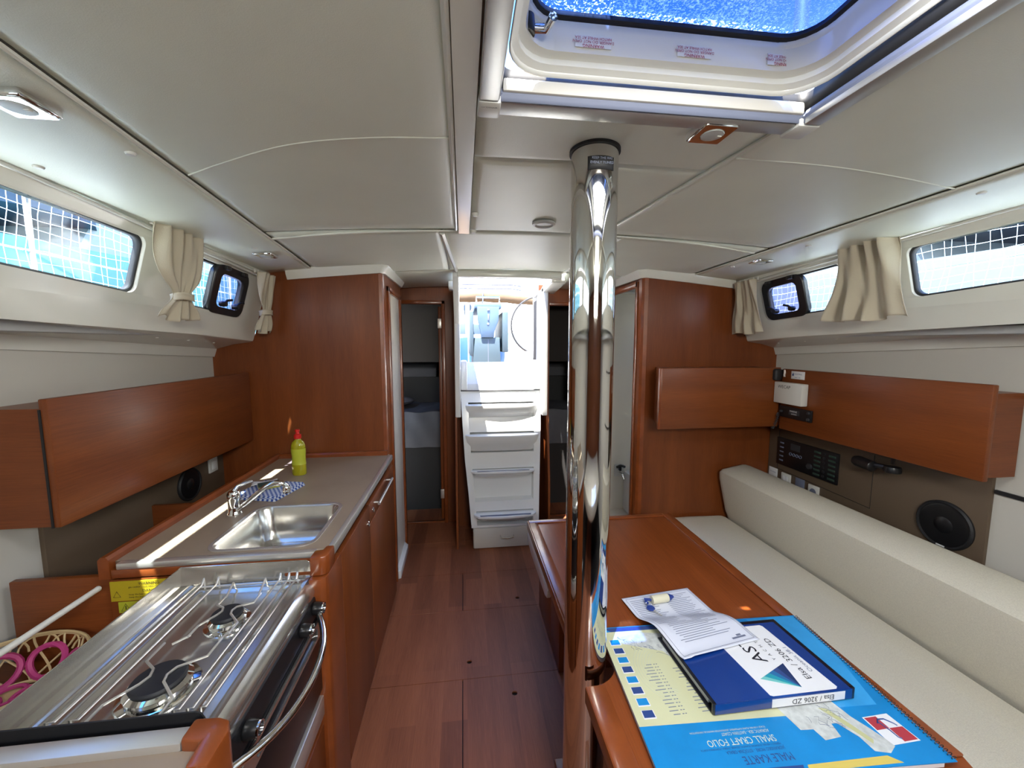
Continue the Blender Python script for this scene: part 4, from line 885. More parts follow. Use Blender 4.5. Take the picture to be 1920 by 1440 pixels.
def outlet(y, z, lab, kind):
    o = thing('wall_socket' if kind != 2 else 'wall_sticker', lab, 'socket' if kind != 2 else 'sticker', (XP, y, z))
    t = 0.010 if kind != 2 else 0.002
    part('plate', B().box(XP-t, XP, y-0.036, y+0.036, z-0.040, z+0.040, min(0.004, t*0.4)), 'white_plastic' if kind != 2 else 'white_print', o)
    if kind == 0: part('rocker', B().box(XP-t-0.004, XP-t, y-0.02, y+0.0, z-0.024, z+0.024, 0.002).box(XP-t-0.004, XP-t, y+0.001, y+0.021, z-0.024, z+0.024, 0.002), 'white_print', o)
    if kind == 1: part('socket_well', B().lathe([(0.021, 0.0), (0.021, 0.001), (0.019, 0.0012), (0, 0.0014)], (XP-t, y, z), 20, (-1, 0, 0)), 'print_grey', o)
    if kind == 2: part('lettering', B().text('YACHTING', 0.010, (XP-t, y, z+0.012), (0, -1, 0), (0, 0, 1)), 'print_navy', o, smooth=False)
outlet(2.305, 0.700, 'white wall sticker half hidden behind the far end of the backrest', 2)
outlet(2.195, 0.695, 'plain white double rocker switch behind the sofa backrest', 0)
outlet(1.995, 0.690, 'white socket nearest the speaker behind the sofa backrest', 1)
# the printed code square between the switches keeps only its blank sheet
solo('blank_label', B().box(XP-0.002, XP, 2.062, 2.128, 0.655, 0.735, 0.0008), 'print_grey', 'small grey-blue square label between the switch and the socket', 'label', (XP, 2.095, 0.695))
so1 = thing('wall_socket', 'white wall socket under the galley wall locker', 'socket', (-1.374, 2.295, 0.88))
part('plate', B().box(-1.3745, -1.364, 2.258, 2.330, 0.852, 0.930, 0.004), 'white_plastic', so1)
part('rocker', B().box(-1.364, -1.360, 2.275, 2.313, 0.868, 0.912, 0.002), 'white_print', so1)
def speaker(c, n, r, lab):
    o = thing('loudspeaker', lab, 'speaker', c)
    part('bezel', B().lathe([(r, 0.0), (r, 0.008), (r*0.94, 0.014), (r*0.88, 0.012), (r*0.86, 0.006)], c, 40, n), 'matt_black', o)
    part('cone', B().lathe([(r*0.87, 0.009), (r*0.80, 0.011), (r*0.42, 0.004), (r*0.36, 0.008), (r*0.20, 0.014), (0, 0.016)], c, 40, n), 'black', o)
    return o
s_ = speaker((XP, 1.372, 0.785), (-1, 0, 0), 0.102, 'large round black loudspeaker on the brown panel above the sofa')
part('badge', B().box(XP-0.016, XP-0.014, 1.355, 1.385, 0.693, 0.699), 'white_print', s_)
speaker((-1.3745, 2.105, 0.850), (1, 0, 0), 0.082, 'round black loudspeaker on the dark panel behind the galley worktop')
rd = thing('reading_lamp', 'small black swivel reading lamp under the right wall locker', 'lamp', (1.96, 1.62, 1.0))
part('mount', B().lathe([(0.032, 0), (0.034, 0.01), (0.030, 0.026), (0, 0.03)], (1.955, 1.54, 0.962), 20), 'black', rd)
part('lamp_head', B().lathe([(0.018, -0.05), (0.026, -0.044), (0.028, 0.03), (0.022, 0.05), (0, 0.054)], (1.945, 1.66, 0.968), 20, (0.1, 1, 0.05)), 'black', rd)
part('arm', B().tube([(1.955, 1.54, 1.0), (1.955, 1.54, 1.062)], 0.008, 8).tube([(1.953, 1.56, 0.978), (1.948, 1.63, 0.972)], 0.012, 8), 'black', rd)

# ------------------------------------------------------------ sofa
sf = thing('sofa_base', 'wooden base under the long cream sofa cushion', 'sofa base', (1.5, 1.4, 0))
part('front_board', B().box(1.215, 1.235, 0.20, 2.355, 0.0, 0.30, 0.003), 'wood_y', sf)
part('seat_board', B().box(1.215, 2.02, 0.20, 2.355, 0.30, 0.318), 'wood_y', sf)
def cush(name, prof, y0, y1, lab, loc, cat='cushion'):
    L = []
    for i, y in enumerate((y0, y0+0.012, y0+0.04, (y0+y1)/2-0.4, (y0+y1)/2, (y0+y1)/2+0.4, y1-0.04, y1-0.012, y1)):
        k = (0.90, 0.965, 1.0)[min(i, 8-i, 2)]; cx = sum(p[0] for p in prof)/len(prof); cz = sum(p[1] for p in prof)/len(prof)
        L.append([(cx+(p[0]-cx)*k, y, cz+(p[1]-cz)*k) for p in prof])
    return solo(name, B().loft(L), 'seat_fabric', lab, cat, loc)
cush('seat_cushion', [(1.205, 0.335), (1.222, 0.320), (1.698, 0.320), (1.708, 0.335), (1.706, 0.405), (1.695, 0.420), (1.45, 0.425), (1.23, 0.420), (1.205, 0.400)], 0.25, 2.335, 'long cream fabric sofa seat cushion beside the table', (1.47, 1.3, 0.32))
cush('backrest_cushion', [(1.735, 0.335), (1.86, 0.322), (1.885, 0.335), (1.86, 0.70), (1.835, 0.765), (1.80, 0.775), (1.66, 0.748), (1.640, 0.730), (1.642, 0.69), (1.700, 0.45), (1.715, 0.42)], 0.25, 2.32, 'long cream fabric backrest cushion leaning along the right wall', (1.78, 1.3, 0.33))
solo('backrest_board', B().hull([(1.890, 0.25, 0.32), (1.905, 0.25, 0.32), (1.885, 0.25, 0.70), (1.868, 0.25, 0.70)], [(1.890, 2.32, 0.32), (1.905, 2.32, 0.32), (1.885, 2.32, 0.70), (1.868, 2.32, 0.70)]), 'wood_y', 'wooden board behind the cream backrest cushion', 'board', (1.89, 1.3, 0.32))

# ------------------------------------------------------------ table
tb = thing('saloon_table', 'red-brown wooden saloon table fitted around the mast post', 'table', (0.69, 1.25, 0))
MXC, MYC, MR = 0.331, 1.0, 0.0580
TX0, TX1, TY0, TY1 = 0.318, 1.068, 0.595, 1.890
notch = []
for i in range(13):
    a = math.radians(-70+i*(250/12)-60)
    notch.append((MXC+(MR+0.020)*math.cos(a), MYC+(MR+0.020)*math.sin(a)))
notch = [p for p in notch if p[0] >= TX0]
out = [(TX1-0.05, TY0), (TX1-0.012, TY0+0.015), (TX1, TY0+0.05), (TX1, TY1), (TX0, TY1), (TX0, MYC+0.085)]
arc = [(MXC+0.083*math.cos(math.radians(a)), MYC+0.083*math.sin(math.radians(a))) for a in range(98, -101, -14)]
out += [p for p in arc if p[0] > TX0]+[(TX0, MYC-0.085), (TX0, TY0)]
part('tabletop', B().plate(out, [], lambda x, y, w: (x, y, 0.628+w), 0.029), 'table_wood', tb, smooth=False)
def rail(name, x0, x1, y0, y1): part(name, B().box(x0, x1, y0, y1, 0.6572, 0.6635, 0.0025), 'solid_wood', tb)
rail('edge_fiddle', TX1-0.042, TX1+0.001, TY0+0.05, TY1); rail('edge_fiddle', TX0, TX1-0.042, TY1-0.030, TY1+0.001)
rail('edge_fiddle', TX0-0.001, TX0+0.040, MYC+0.09, TY1-0.030); rail('edge_fiddle', TX0-0.012, TX0+0.040, 0.595, MYC-0.088)
part('side_lipping', B().box(TX0-0.014, TX0, 0.595, MYC-0.088, 0.618, 0.6625, 0.003).box(TX0-0.008, TX0, MYC+0.09, TY1, 0.622, 0.661, 0.003), 'solid_wood', tb)
part('pedestal', B().box(0.43, 0.95, 1.68, 1.86, 0.0, 0.626, 0.004).box(0.43, 0.45, 1.86, 2.17, 0.0, 0.30, 0.003), 'wood_z', tb)
part('pedestal', B().box(0.46, 0.92, 0.60, 0.78, 0.0, 0.626, 0.004), 'wood_z', tb)
part('beam', B().box(0.60, 0.78, 0.78, 1.68, 0.50, 0.626, 0.004), 'wood_y', tb)
part('white_flap', B().prism([(1.885, 0.622), (1.885, 0.560), (1.80, 0.545), (1.46, 0.548), (1.425, 0.56), (1.41, 0.60), (1.42, 0.622)], 'x', TX0-0.006, TX0+0.012, 0.004), 'white_plastic', tb, 'white laminate flap hanging under the table edge')
part('low_box', B().box(0.30, 0.40, 0.60, 1.22, 0.02, 0.10, 0.004), 'wood_y', tb)

# ------------------------------------------------------------ mast post
ms = thing('mast_post', 'tall mirror-polished steel mast support post beside the table', 'mast post', (MXC, MYC, 0))
part('tube', B().lathe([(MR, 0.0), (MR, 0.5), (MR, 1.0), (MR, 1.5), (MR, 2.022)], (MXC, MYC, 0), 96), 'mast_chrome', ms)
part('collar', B().lathe([(MR+0.0045, 2.026), (MR+0.0045, 2.019), (MR+0.0005, 2.019), (MR+0.0005, 2.026)], (MXC, MYC, 0), 64), 'matt_black', ms)
part('foot', B().lathe([(MR+0.025, 0.0), (MR+0.025, 0.012), (MR+0.001, 0.016), (MR+0.001, 0.0)], (MXC, MYC, 0), 48), 'matt_black', ms)
def cyl(a0, a1, z0, z1, name, m, k=10):
    def F(u, v):
        a = math.radians(a0+(a1-a0)*u); return (MXC+(MR+0.0012)*math.cos(a), MYC+(MR+0.0012)*math.sin(a), z0+(z1-z0)*v)
    return part(name, B().grid(F, k, 2), m, ms, solid=0.0008)
lb = cyl(-124, -60, 1.960, 1.990, 'maker_label', 'matt_black')
b = B(); a = math.radians(-92); c = Vector((MXC+(MR+0.003)*math.cos(a), MYC+(MR+0.003)*math.sin(a), 1.978)); ux = Vector((-math.sin(a), math.cos(a), 0))
b.text('KEEP THE RIG', 0.0080, c+Vector((0, 0, 0.005)), ux, (0, 0, 1)).text('EVENLY TUNED', 0.0080, c-Vector((0, 0, 0.005)), ux, (0, 0, 1))
part('lettering', b, 'print_grey', lb, smooth=False)

# ------------------------------------------------------------ ceiling lamps
def square_lamp(x, y, lab, dark=True):
    z = zc(x, y)-0.014; o = thing('ceiling_lamp', lab, 'ceiling light', (x, y, z), 0)
    part('housing', B().box(-0.040, 0.040, -0.040, 0.040, -0.006, 0.012, 0.003), 'chrome', o, local=True)
    part('face', B().plate(rr(-0.036, -0.036, 0.036, 0.036, 0.003, 2), [circ(0, 0, 0.025, 24)], lambda a, c, w: (a, c, -0.0085+w), 0.0025), 'chrome', o, local=True)
    part('lens', B().lathe([(0.0245, 0.0), (0.023, -0.004), (0.012, -0.005), (0, -0.005)], (0, 0, -0.006), 24), 'frosted', o, local=True)
    part('switch', B().box(0.010, 0.020, -0.004, 0.004, -0.0125, -0.009, 0.001), 'white_plastic', o, local=True)
square_lamp(-0.80, 0.872, 'square chrome ceiling lamp at the top left above the galley')
square_lamp(-0.900, 2.00, 'square chrome ceiling lamp beside the galley bulkhead and curtain')
square_lamp(0.548, 0.855, 'square chrome ceiling lamp between the roof hatch and the mast post')
square_lamp(1.500, 1.88, 'square chrome ceiling lamp above the far end of the sofa')
o = thing('recessed_spotlight', 'round white recessed spotlight in the ceiling beyond the mast post', 'ceiling light', (0.322, 1.580, 2.02))
part('bezel', B().lathe([(0.046, 0.0), (0.045, -0.006), (0.036, -0.010), (0.032, -0.006), (0.030, 0.004)], (0.322, 1.580, 2.022), 32), 'white_plastic', o)
part('reflector', B().lathe([(0.031, -0.004), (0.024, 0.004), (0, 0.005)], (0.322, 1.580, 2.022), 32), 'frosted', o)

# ------------------------------------------------------------ curtains
def curtain(s, yc, w_fn, folds, amp, zt_, zb_, lab, depth=0.03, lean=0.0, name='curtain', ph=0.0, tie=None, bulge=None):
    """gathered cloth hanging from the track; w_fn gives its width, t=0 top .. 1 bottom"""
    def F(u, v):
        t = v; z = zt_+(zb_-zt_)*t; w = w_fn(t); q = (u-0.5)
        a = amp*(0.62+0.38*math.sin(t*5+ph+3*u))*(w/w_fn(0.0))**0.3
        a2 = amp*0.5*math.sin(u*folds*3.1+t*4+ph)
        dd = 1.385-depth-0.010-(bulge(t) if bulge else 0.0)+0.10*t*0.35
        d = dd+a*math.sin(u*2*PI*folds+ph+0.7*math.sin(t*3))+a2*0.6+0.003*math.sin(u*37+t*8)
        y = yc+q*w+lean*t+0.004*math.sin(t*7+u*9)
        z2 = z+0.007*math.sin(u*2*PI*folds*0.5+ph)*(t**2)+0.008*math.sin(u*9)*t
        return (CX+s*d, y, z2)
    o = thing(name, lab, 'curtain', (CX+s*1.35, yc, zb_))
    part('cloth', B().grid(F, 90, 40), 'curtain', o, solid=0.0018)
    if tie:
        z = zt_+(zb_-zt_)*tie; w = w_fn(tie)
        dd = 1.385-depth-0.010-(bulge(tie) if bulge else 0)+0.035*tie
        part('tie_back', B().grid(lambda u, v: (CX+s*(dd+0.030*math.sin(2*PI*u)*(1-0.1*math.sin(v*PI))), yc+lean*tie+(w*0.53)*math.cos(2*PI*u), z+0.004*math.sin(4*PI*u)+(v-0.5)*0.026+0.004*math.cos(2*PI*u)), 32, 4), 'curtain', o, solid=0.002)
    for k in range(5):
        y = yc+(k/4-0.5)*w_fn(0)*0.9; part('runner', B().box(CX+s*1.372-0.005, CX+s*1.372+0.005, y-0.004, y+0.004, zt_-0.006, zt_+0.012, 0.001), 'white_plastic', o)
curtain(-1, 1.637, lambda t: 0.230 if t < 0.05 else 0.230-0.01*t-0.135*math.exp(-((t-0.74)/0.16)**2)+0.02*math.exp(-((t-0.3)/0.2)**2), 4, 0.016, 1.962, 1.640, 'cream curtain tied in at its waist between the left windows', tie=0.74, bulge=lambda t: 0.014*math.sin(t*PI), ph=0.5)
curtain(-1, 2.272, lambda t: 0.150-0.085*math.exp(-((t-0.66)/0.17)**2)+0.02*t, 3, 0.014, 1.918, 1.612, 'cream curtain tied in beside the galley bulkhead', depth=0.035, tie=0.66, ph=1.7)
curtain(1, 2.215, lambda t: 0.165+0.10*t, 3, 0.014, 1.925, 1.612, 'flared cream curtain hanging free beside the chart bulkhead', depth=0.03, ph=2.2, lean=0.01)
curtain(1, 1.505, lambda t: 0.235+0.13*t-0.02*math.sin(t*PI), 4, 0.027, 1.975, 1.650, 'wide flared cream curtain hanging free between the right windows', depth=0.040, ph=0.9, lean=0.0, bulge=lambda t: 0.02*t)
# ------------------------------------------------------------ chart folio on the table
cf = thing('chart_folio', 'large blue and cream sea chart folio lying open-side down on the table', 'chart folio', (0.72, 0.87, 0.658))
BL, BR, TR, TL = (0.386, 0.662), (1.030, 0.628), (1.060, 1.080), (0.408, 1.100)
def C(u, v, z):
    x = (1-u)*(1-v)*BL[0]+u*(1-v)*BR[0]+u*v*TR[0]+(1-u)*v*TL[0]; y = (1-u)*(1-v)*BL[1]+u*(1-v)*BR[1]+u*v*TR[1]+(1-u)*v*TL[1]
    return Vector((x, y, z))
ZP = 0.6722
def loopC(us, ue, vs, ve, z): return [C(us, vs, z), C(ue, vs, z), C(ue, ve, z), C(us, ve, z)]
part('pages', B().hull(loopC(0.004, 0.955, 0.006, 0.995, 0.6576), loopC(0.004, 0.955, 0.006, 0.995, 0.6702)), 'white_print', cf)
part('cover', B().hull(loopC(0, 0.995, 0, 1, 0.6704), loopC(0, 0.995, 0, 1, ZP)), 'cyan', cf)
def flat(name, m, poly, lift=0.0003, uv=True, parent=cf, th=0.0003):
    pts = [(C(u, v, 0).x, C(u, v, 0).y) for u, v in poly] if uv else poly
    return part(name, B().prism(pts, 'z', ZP+lift-th, ZP+lift), m, parent, smooth=False)
flat('printed_panel', 'cream_print', [(0.0, 0.275), (0.56, 0.275), (0.76, 0.40), (0.76, 0.955), (0.0, 0.955)], 0.0003)
flat('printed_panel', 'print_navy', [(0.05, 0.955), (0.30, 0.955), (0.30, 0.992), (0.02, 0.992)], 0.0003)
flat('printed_panel', 'sky_print', [(0.78, 0.30), (0.93, 0.30), (0.985, 0.62), (0.985, 0.99), (0.74, 0.99), (0.74, 0.42)], 0.0003)
flat('printed_panel', 'map_print', [(0.06, 0.90), (0.20, 0.93), (0.34, 0.90), (0.34, 0.62), (0.28, 0.66), (0.24, 0.76), (0.16, 0.80), (0.08, 0.84)], 0.0006)
# arcs of the pale fan
for k in range(7):
    r = 0.075+k*0.007
    P = [(0.575+r*1.05*math.cos(a), 0.925+r*1.0*math.sin(a)) for a in [math.radians(130+i*9) for i in range(13)]]
    part('printed_arc', B().tube([(x, y, ZP+0.0002) for x, y in P], 0.0005, 4), 'pale_text', cf)
for k in range(8):
    y = 1.038-k*0.0325; x = 0.414+0.001*(7-k)-0.0; m = ('sky_print', 'navy')[k % 2] if k else 'sky_print'
    flat('printed_square', 'white_print', [(x-0.002, y-0.0125), (x+0.029, y-0.0135), (x+0.029, y+0.0090), (x-0.001, y+0.0100)], 0.0005, False)
    flat('printed_square', 'navy' if k % 2 else 'cyan', [(x, y-0.0095), (x+0.027, y-0.0105), (x+0.027, y+0.0080), (x+0.001, y+0.0090)], 0.0009, False)
b = B(); rnd = random.Random(3)
for col, (x1, n) in enumerate(((0.520, 16), (0.600, 14))):
    for k in range(n):
        y = 0.800+k*0.0098
        w = rnd.uniform(0.012, 0.030)
        b.box(x1-0.004, x1, y, y+0.0018, ZP+0.0003, ZP+0.0007).box(x1-0.011, x1-0.0065, y, y+0.0018, ZP+0.0003, ZP+0.0007).box(x1-0.017-w, x1-0.016, y, y+0.0018, ZP+0.0003, ZP+0.0007)
part('index_lines', b, 'print_grey', cf, kind='stuff', smooth=False)
flat('printed_map', 'map_print', [(0.744, 0.790), (0.890, 0.790), (0.900, 0.745), (0.915, 0.715), (0.925, 0.690), (0.930, 0.672), (0.905, 0.660), (0.875, 0.668), (0.872, 0.700), (0.852, 0.735), (0.838, 0.735), (0.832, 0.705), (0.790, 0.702), (0.785, 0.728), (0.755, 0.730)], 0.0006, False)
flat('printed_land', 'map_land', [(0.842, 0.775), (0.862, 0.770), (0.885, 0.720), (0.897, 0.690), (0.888, 0.682), (0.870, 0.720), (0.855, 0.752)], 0.0008, False)
b = B()
for k in range(16):
    x = rnd.uniform(0.765, 0.88); y = rnd.uniform(0.735, 0.785); P = [(x, y, ZP+0.0009)]
    for i in range(4): P.append((P[-1][0]+rnd.uniform(-0.008, 0.012), P[-1][1]-rnd.uniform(0.001, 0.008), ZP+0.0009))
    b.tube(P, 0.0004, 3)
for k in range(22):
    x = rnd.uniform(0.45, 0.60); y = 1.05-(x-0.45)*0.55+rnd.uniform(-0.03, 0.02); P = [(x, y, ZP+0.0009)]
    for i in range(4): P.append((P[-1][0]+rnd.uniform(-0.006, 0.010), P[-1][1]-rnd.uniform(-0.002, 0.008), ZP+0.0009))
    b.tube(P, 0.0004, 3)
part('coast_lines', b, 'print_grey', cf, kind='stuff', smooth=False)
flat('printed_panel', 'yellow_print', [(0.706, 0.661), (0.892, 0.657), (0.912, 0.640), (0.700, 0.648)], 0.0003, False)
flat('printed_panel', 'navy', [(0.560, 0.668), (0.697, 0.662), (0.690, 0.650), (0.545, 0.656)], 0.0003, False)
# publisher's emblem: red and white quarters with an anchor line
flat('emblem_ground', 'white_print', [(0.924, 0.740), (0.992, 0.742), (1.000, 0.676), (0.926, 0.674)], 0.0005, False)
flat('emblem_quarter', 'print_red', [(0.927, 0.7375), (0.958, 0.738), (0.960, 0.709), (0.928, 0.708)], 0.0009, False)
flat('emblem_quarter', 'print_red', [(0.960, 0.709), (0.994, 0.709), (0.997, 0.679), (0.962, 0.678)], 0.0009, False)
part('emblem_line', B().tube([(0.945, 0.722, ZP+0.001), (0.955, 0.731, ZP+0.001), (0.970, 0.730, ZP+0.001), (0.982, 0.718, ZP+0.001), (0.985, 0.712, ZP+0.001)], 0.0016, 5).tube([(0.950, 0.724, ZP+0.001), (0.956, 0.705, ZP+0.001), (0.958, 0.688, ZP+0.001), (0.963, 0.684, ZP+0.001)], 0.0015, 5), 'navy', cf)
ux, uy = (-1, 0.03, 0), (-0.03, -1, 0)
b = B().text('MALE KARTE', 0.024, (0.692, 0.682, ZP), ux, uy, 'LEFT', 0.0004, sx=0.82).text('JADRANSKO MORE - ISTOČNA OBALA', 0.0100, (0.688, 0.7000, ZP), ux, uy, 'LEFT', 0.0004, sx=0.78)
b.text('MJERILO 1:100 000, DODATAK PLANOVI, IZDANJE, SVESKA I POMORSKA KARTA', 0.0058, (0.686, 0.7090, ZP), ux, uy, 'LEFT', 0.0004, sx=0.9)
part('lettering', b, 'print_navy', cf, smooth=False)
b = B().text('SMALL CRAFT FOLIO', 0.0215, (0.684, 0.7225, ZP), ux, uy, 'LEFT', 0.0004, sx=0.80).text('ADRIATIC SEA - EASTERN COAST', 0.0098, (0.682, 0.7395, ZP), ux, uy, 'LEFT', 0.0004, sx=0.78)
b.text('SCALE 1:100 000, PLANS SUPPLEMENT, EDITION FOR NAUTICAL NAVIGATION', 0.0058, (0.680, 0.7480, ZP), ux, uy, 'LEFT', 0.0004, sx=0.9)
part('lettering', b, 'pale_text', cf, smooth=False)
# spiral binding along the right edge
b = B()
for k in range(56):
    v = 0.012+k*0.0175; p = C(0.992, v, 0.0); r = 0.0048
    b.tube([(p.x+r*1.2*math.cos(a), p.y, 0.6745+r*0.8*math.sin(a)) for a in [2*PI*i/8 for i in range(8)]], 0.0010, 4, True)
part('spiral_binding', b, 'black', cf, kind='stuff')

# binder
bi = thing('ring_binder', 'blue ring binder with a white label lying on the chart folio', 'binder', (0.76, 0.91, 0.673))
NX0, NX1, NY0, NY1 = 0.577, 0.955, 0.785, 1.036; Z0, Z1 = 0.6745, 0.7020
def bl_(x, y): return (x-0.010*(y-NY0)/0.25*1.0, y)   # slight skew of how it lies
def bpr(pts, z0, z1, bev=0.0): return B().prism([bl_(*p) for p in pts], 'z', z0, z1, bev)
R4 = lambda a, c, d, e: [(a, d), (c, d), (c, e), (a, e)]
part('lower_cover', bpr(R4(NX0, NX1, NY0+0.004, NY1), Z0, Z0+0.003, 0.001), 'binder_black', bi)
part('upper_cover', bpr(R4(NX0, NX1, NY0+0.004, NY1), Z1-0.003, Z1, 0.001), 'binder_black', bi)
part('spine', bpr([(NX0, NY0+0.008), (NX0, NY0+0.002), (NX0+0.003, NY0), (NX1-0.003, NY0), (NX1, NY0+0.002), (NX1, NY0+0.008)], Z0, Z1, 0.0012), 'binder_black', bi)
part('cover_sleeve', bpr(R4(NX0+0.008, NX1-0.013, NY0+0.001, NY1-0.013), Z1, Z1+0.0006), 'binder_blue', bi)
part('spine_sleeve', B().box(NX0+0.004, NX1-0.010, NY0-0.0006, NY0+0.001, Z0+0.002, Z1), 'binder_blue', bi)
part('sheets', bpr(R4(NX0+0.008, NX1-0.012, NY0+0.03, NY1-0.012), Z0+0.004, Z1-0.010), 'white_print', bi)
lbl = part('cover_label', B().prism([(0.728, 0.792), (0.735, 0.789), (0.905, 0.789), (0.912, 0.794), (0.886, 1.010), (0.880, 1.015), (0.712, 1.015), (0.706, 1.010)], 'z', Z1+0.0006, Z1+0.0010), 'white_print', bi)
zl = Z1+0.0010; lx, ly = (-0.07, 1, 0), (-1, -0.07, 0)
b = B().text('ASTA', 0.052, (0.787, 0.884, zl), lx, ly, 'LEFT', 0.0004).text('Y  A  C  H  T  I  N  G', 0.0125, (0.825, 0.888, zl), lx, ly, 'LEFT', 0.0004).text('Elsa / 3206 ZD', 0.0235, (0.866, 0.822, zl), lx, ly, 'LEFT', 0.0004)
part('lettering', b, 'print_black', lbl, smooth=False)
part('lettering', B().text('Oceanis 38.1', 0.0165, (0.890, 0.842, zl), lx, ly, 'LEFT', 0.0004), 'print_grey', lbl, smooth=False)
A = Vector((0.824, 0.803, zl)); P0 = Vector((0.836, 0.876, zl)); P1 = Vector((0.740, 0.838, zl)); ms_ = ['deep', 'print_navy', 'teal2', 'teal1', 'teal3']; cuts = [0, 0.28, 0.46, 0.64, 0.84, 1.0]
for k in range(5):
    q0 = P0.lerp(P1, cuts[k]); q1 = P0.lerp(P1, cuts[k+1]); part('sail_emblem', B().prism([(A.x, A.y), (q0.x, q0.y), (q1.x, q1.y)], 'z', zl, zl+0.0003), ms_[k], lbl, smooth=False)
sl = part('spine_label', B().box(0.728, 0.925, NY0-0.0012, NY0-0.0006, Z0+0.003, Z1-0.003), 'white_print', bi)
part('lettering', B().text('Elsa / 3206 ZD', 0.019, (0.838, NY0-0.0012, (Z0+Z1)/2), (-1, 0, 0), (0, 0, -1), 'CENTER', 0.0004), 'print_black', sl, smooth=False)

# sheet of paper draped over the binder, with key and float
PQ = [Vector((0.538, 1.238)), Vector((0.800, 1.268)), Vector((0.836, 0.958)), Vector((0.578, 0.912))]
def pz(x, y):
    hi = Z1+0.0022; lo = 0.6655 if y > 1.11 else 0.6745
    def sm(t): t = max(0, min(1, t)); return t*t*(3-2*t)
    k = sm((1.150-y)/0.115); z = 0.6655+(hi-0.6655)*k
    if x < 0.60 and y < 1.1: z += 0.004*math.sin((1.1-y)*22)
    z += 0.0035*math.exp(-((y-1.10)/0.03)**2)
    return z
def paper(u, v, l=0.0):
    p = (PQ[0]*(1-u)+PQ[1]*u)*(1-v)+(PQ[3]*(1-u)+PQ[2]*u)*v
    z = pz(p.x, p.y)+l
    if v > 0.9: z += 0.010*((v-0.9)/0.1)**2*(1-u*0.7)
    return (p.x, p.y, z)
pp = thing('paper_sheet', 'printed white sheet of paper draped over the binder edge', 'paper', (0.69, 1.1, 0.667))
part('sheet', B().grid(paper, 24, 40), 'paper', pp, solid=0.0006)
b = B()
def strip(u0, u1, v0, v1, lift=0.0009):
    n = max(2, int(abs(u1-u0)*16)); b.grid(lambda a, c: paper(u0+(u1-u0)*a, v0+(v1-v0)*c, lift), n, 1 if abs(v1-v0) < 0.02 else 24, True)
for k in range(30):
    v = 0.07+k*0.026
    if k < 20:
        strip(0.07, 0.07+rnd.uniform(0.25, 0.38), v, v+0.006); strip(0.53, 0.53+rnd.uniform(0.25, 0.40), v, v+0.006)
    else: strip(0.12+rnd.uniform(0, 0.1), rnd.uniform(0.6, 0.9), v, v+0.006)
strip(0.72, 0.90, 0.905, 0.925); strip(0.80, 0.86, 0.88, 0.90)
for a, c, d, e in ((0.035, 0.965, 0.03, 0.034), (0.035, 0.965, 0.962, 0.966)): strip(a, c, d, e)
for u in (0.035, 0.962): strip(u, u+0.004, 0.03, 0.966)
part('printed_lines', b, 'print_grey', pp, kind='stuff', smooth=False)
kf = thing('key_float', 'cream and navy floating key fob with an ignition key on the paper', 'key fob', (0.67, 1.19, 0.668))
ka = Vector((0.628, 1.198, 0.6805)); kb = Vector((0.704, 1.206, 0.6805)); kd = (kb-ka).normalized()
part('float_body', B().lathe([(0.0, 0), (0.0125, 0.001), (0.0135, 0.006), (0.0135, 0.058), (0.0128, 0.062), (0, 0.063)], ka, 24, kd), 'float_cream', kf)
part('float_tip', B().lathe([(0.0125, 0.0), (0.011, 0.005), (0.004, 0.020), (0.0, 0.021)], ka+kd*0.0635, 20, kd), 'float_blue', kf)
part('key_ring', B().tube([(0.613+0.011*math.cos(a), 1.182+0.011*math.sin(a), 0.676+0.003*math.sin(a)) for a in [2*PI*i/20 for i in range(20)]], 0.0011, 5, True), 'chrome', kf)
part('strap', B().tube([(0.628, 1.198, 0.6805), (0.616, 1.204, 0.679), (0.607, 1.198, 0.677), (0.611, 1.188, 0.676)], 0.004, 8).tube([(0.625, 1.200, 0.682), (0.606, 1.208, 0.679)], 0.0038, 8), 'float_blue', kf)
part('key_head', B().lathe([(0.0, 0.0), (0.0125, 0.0005), (0.0135, 0.003), (0.0125, 0.0055), (0, 0.006)], (0.611, 1.168, 0.6705), 22), 'float_blue', kf)
part('key_blade', B().tube([(0.616, 1.158, 0.673), (0.630, 1.130, 0.6725)], 0.0028, 6, r2=0.0018), 'satin_steel', kf)

# ------------------------------------------------------------ cockpit
ckp = sgroup('trim_6', (CX, 4.5, 1.0))
part('bridge_deck', B().box(-0.05, 0.62, 3.24, 3.62, 1.28, 1.345, 0.01), 'white_gelcoat', ckp)
part('cockpit_sole', B().box(-0.12, 0.68, 3.62, 5.3, 0.96, 1.0).box(-1.2, 1.9, 5.3, 7.2, 0.96, 1.0), 'teak', ckp)
part('front_riser', B().box(-0.12, 0.68, 3.60, 3.63, 0.96, 1.30), 'white_gelcoat', ckp)
for s in (-1, 1):
    x0, x1 = (-1.35, -0.115) if s < 0 else (0.675, 2.0)
    part('cockpit_seat', B().box(x0, x1, 3.86, 5.3, 1.41, 1.45, 0.01), 'deck', ckp)
    part('seat_riser', B().box(-0.119 if s < 0 else 0.664, -0.104 if s < 0 else 0.679, 3.82, 5.28, 1.0, 1.42), 'white_gelcoat', ckp)
    part('coaming', B().box(-1.45 if s < 0 else 1.9, -1.25 if s < 0 else 2.1, 3.86, 7.0, 1.42, 1.80, 0.05), 'white_gelcoat', ckp)
    part('coachroof_end', B().box(-1.40 if s < 0 else 0.68, -0.12 if s < 0 else 2.05, 3.825, 3.855, 1.41, 2.06, 0.01).box(-1.40 if s < 0 else 0.68, -0.12 if s < 0 else 2.05, 3.40, 3.86, 2.0, 2.03, 0.01), 'white_gelcoat', ckp)
part('transom_deck', B().box(-1.4, 2.05, 7.2, 7.6, 0.96, 1.02, 0.01), 'deck', ckp)
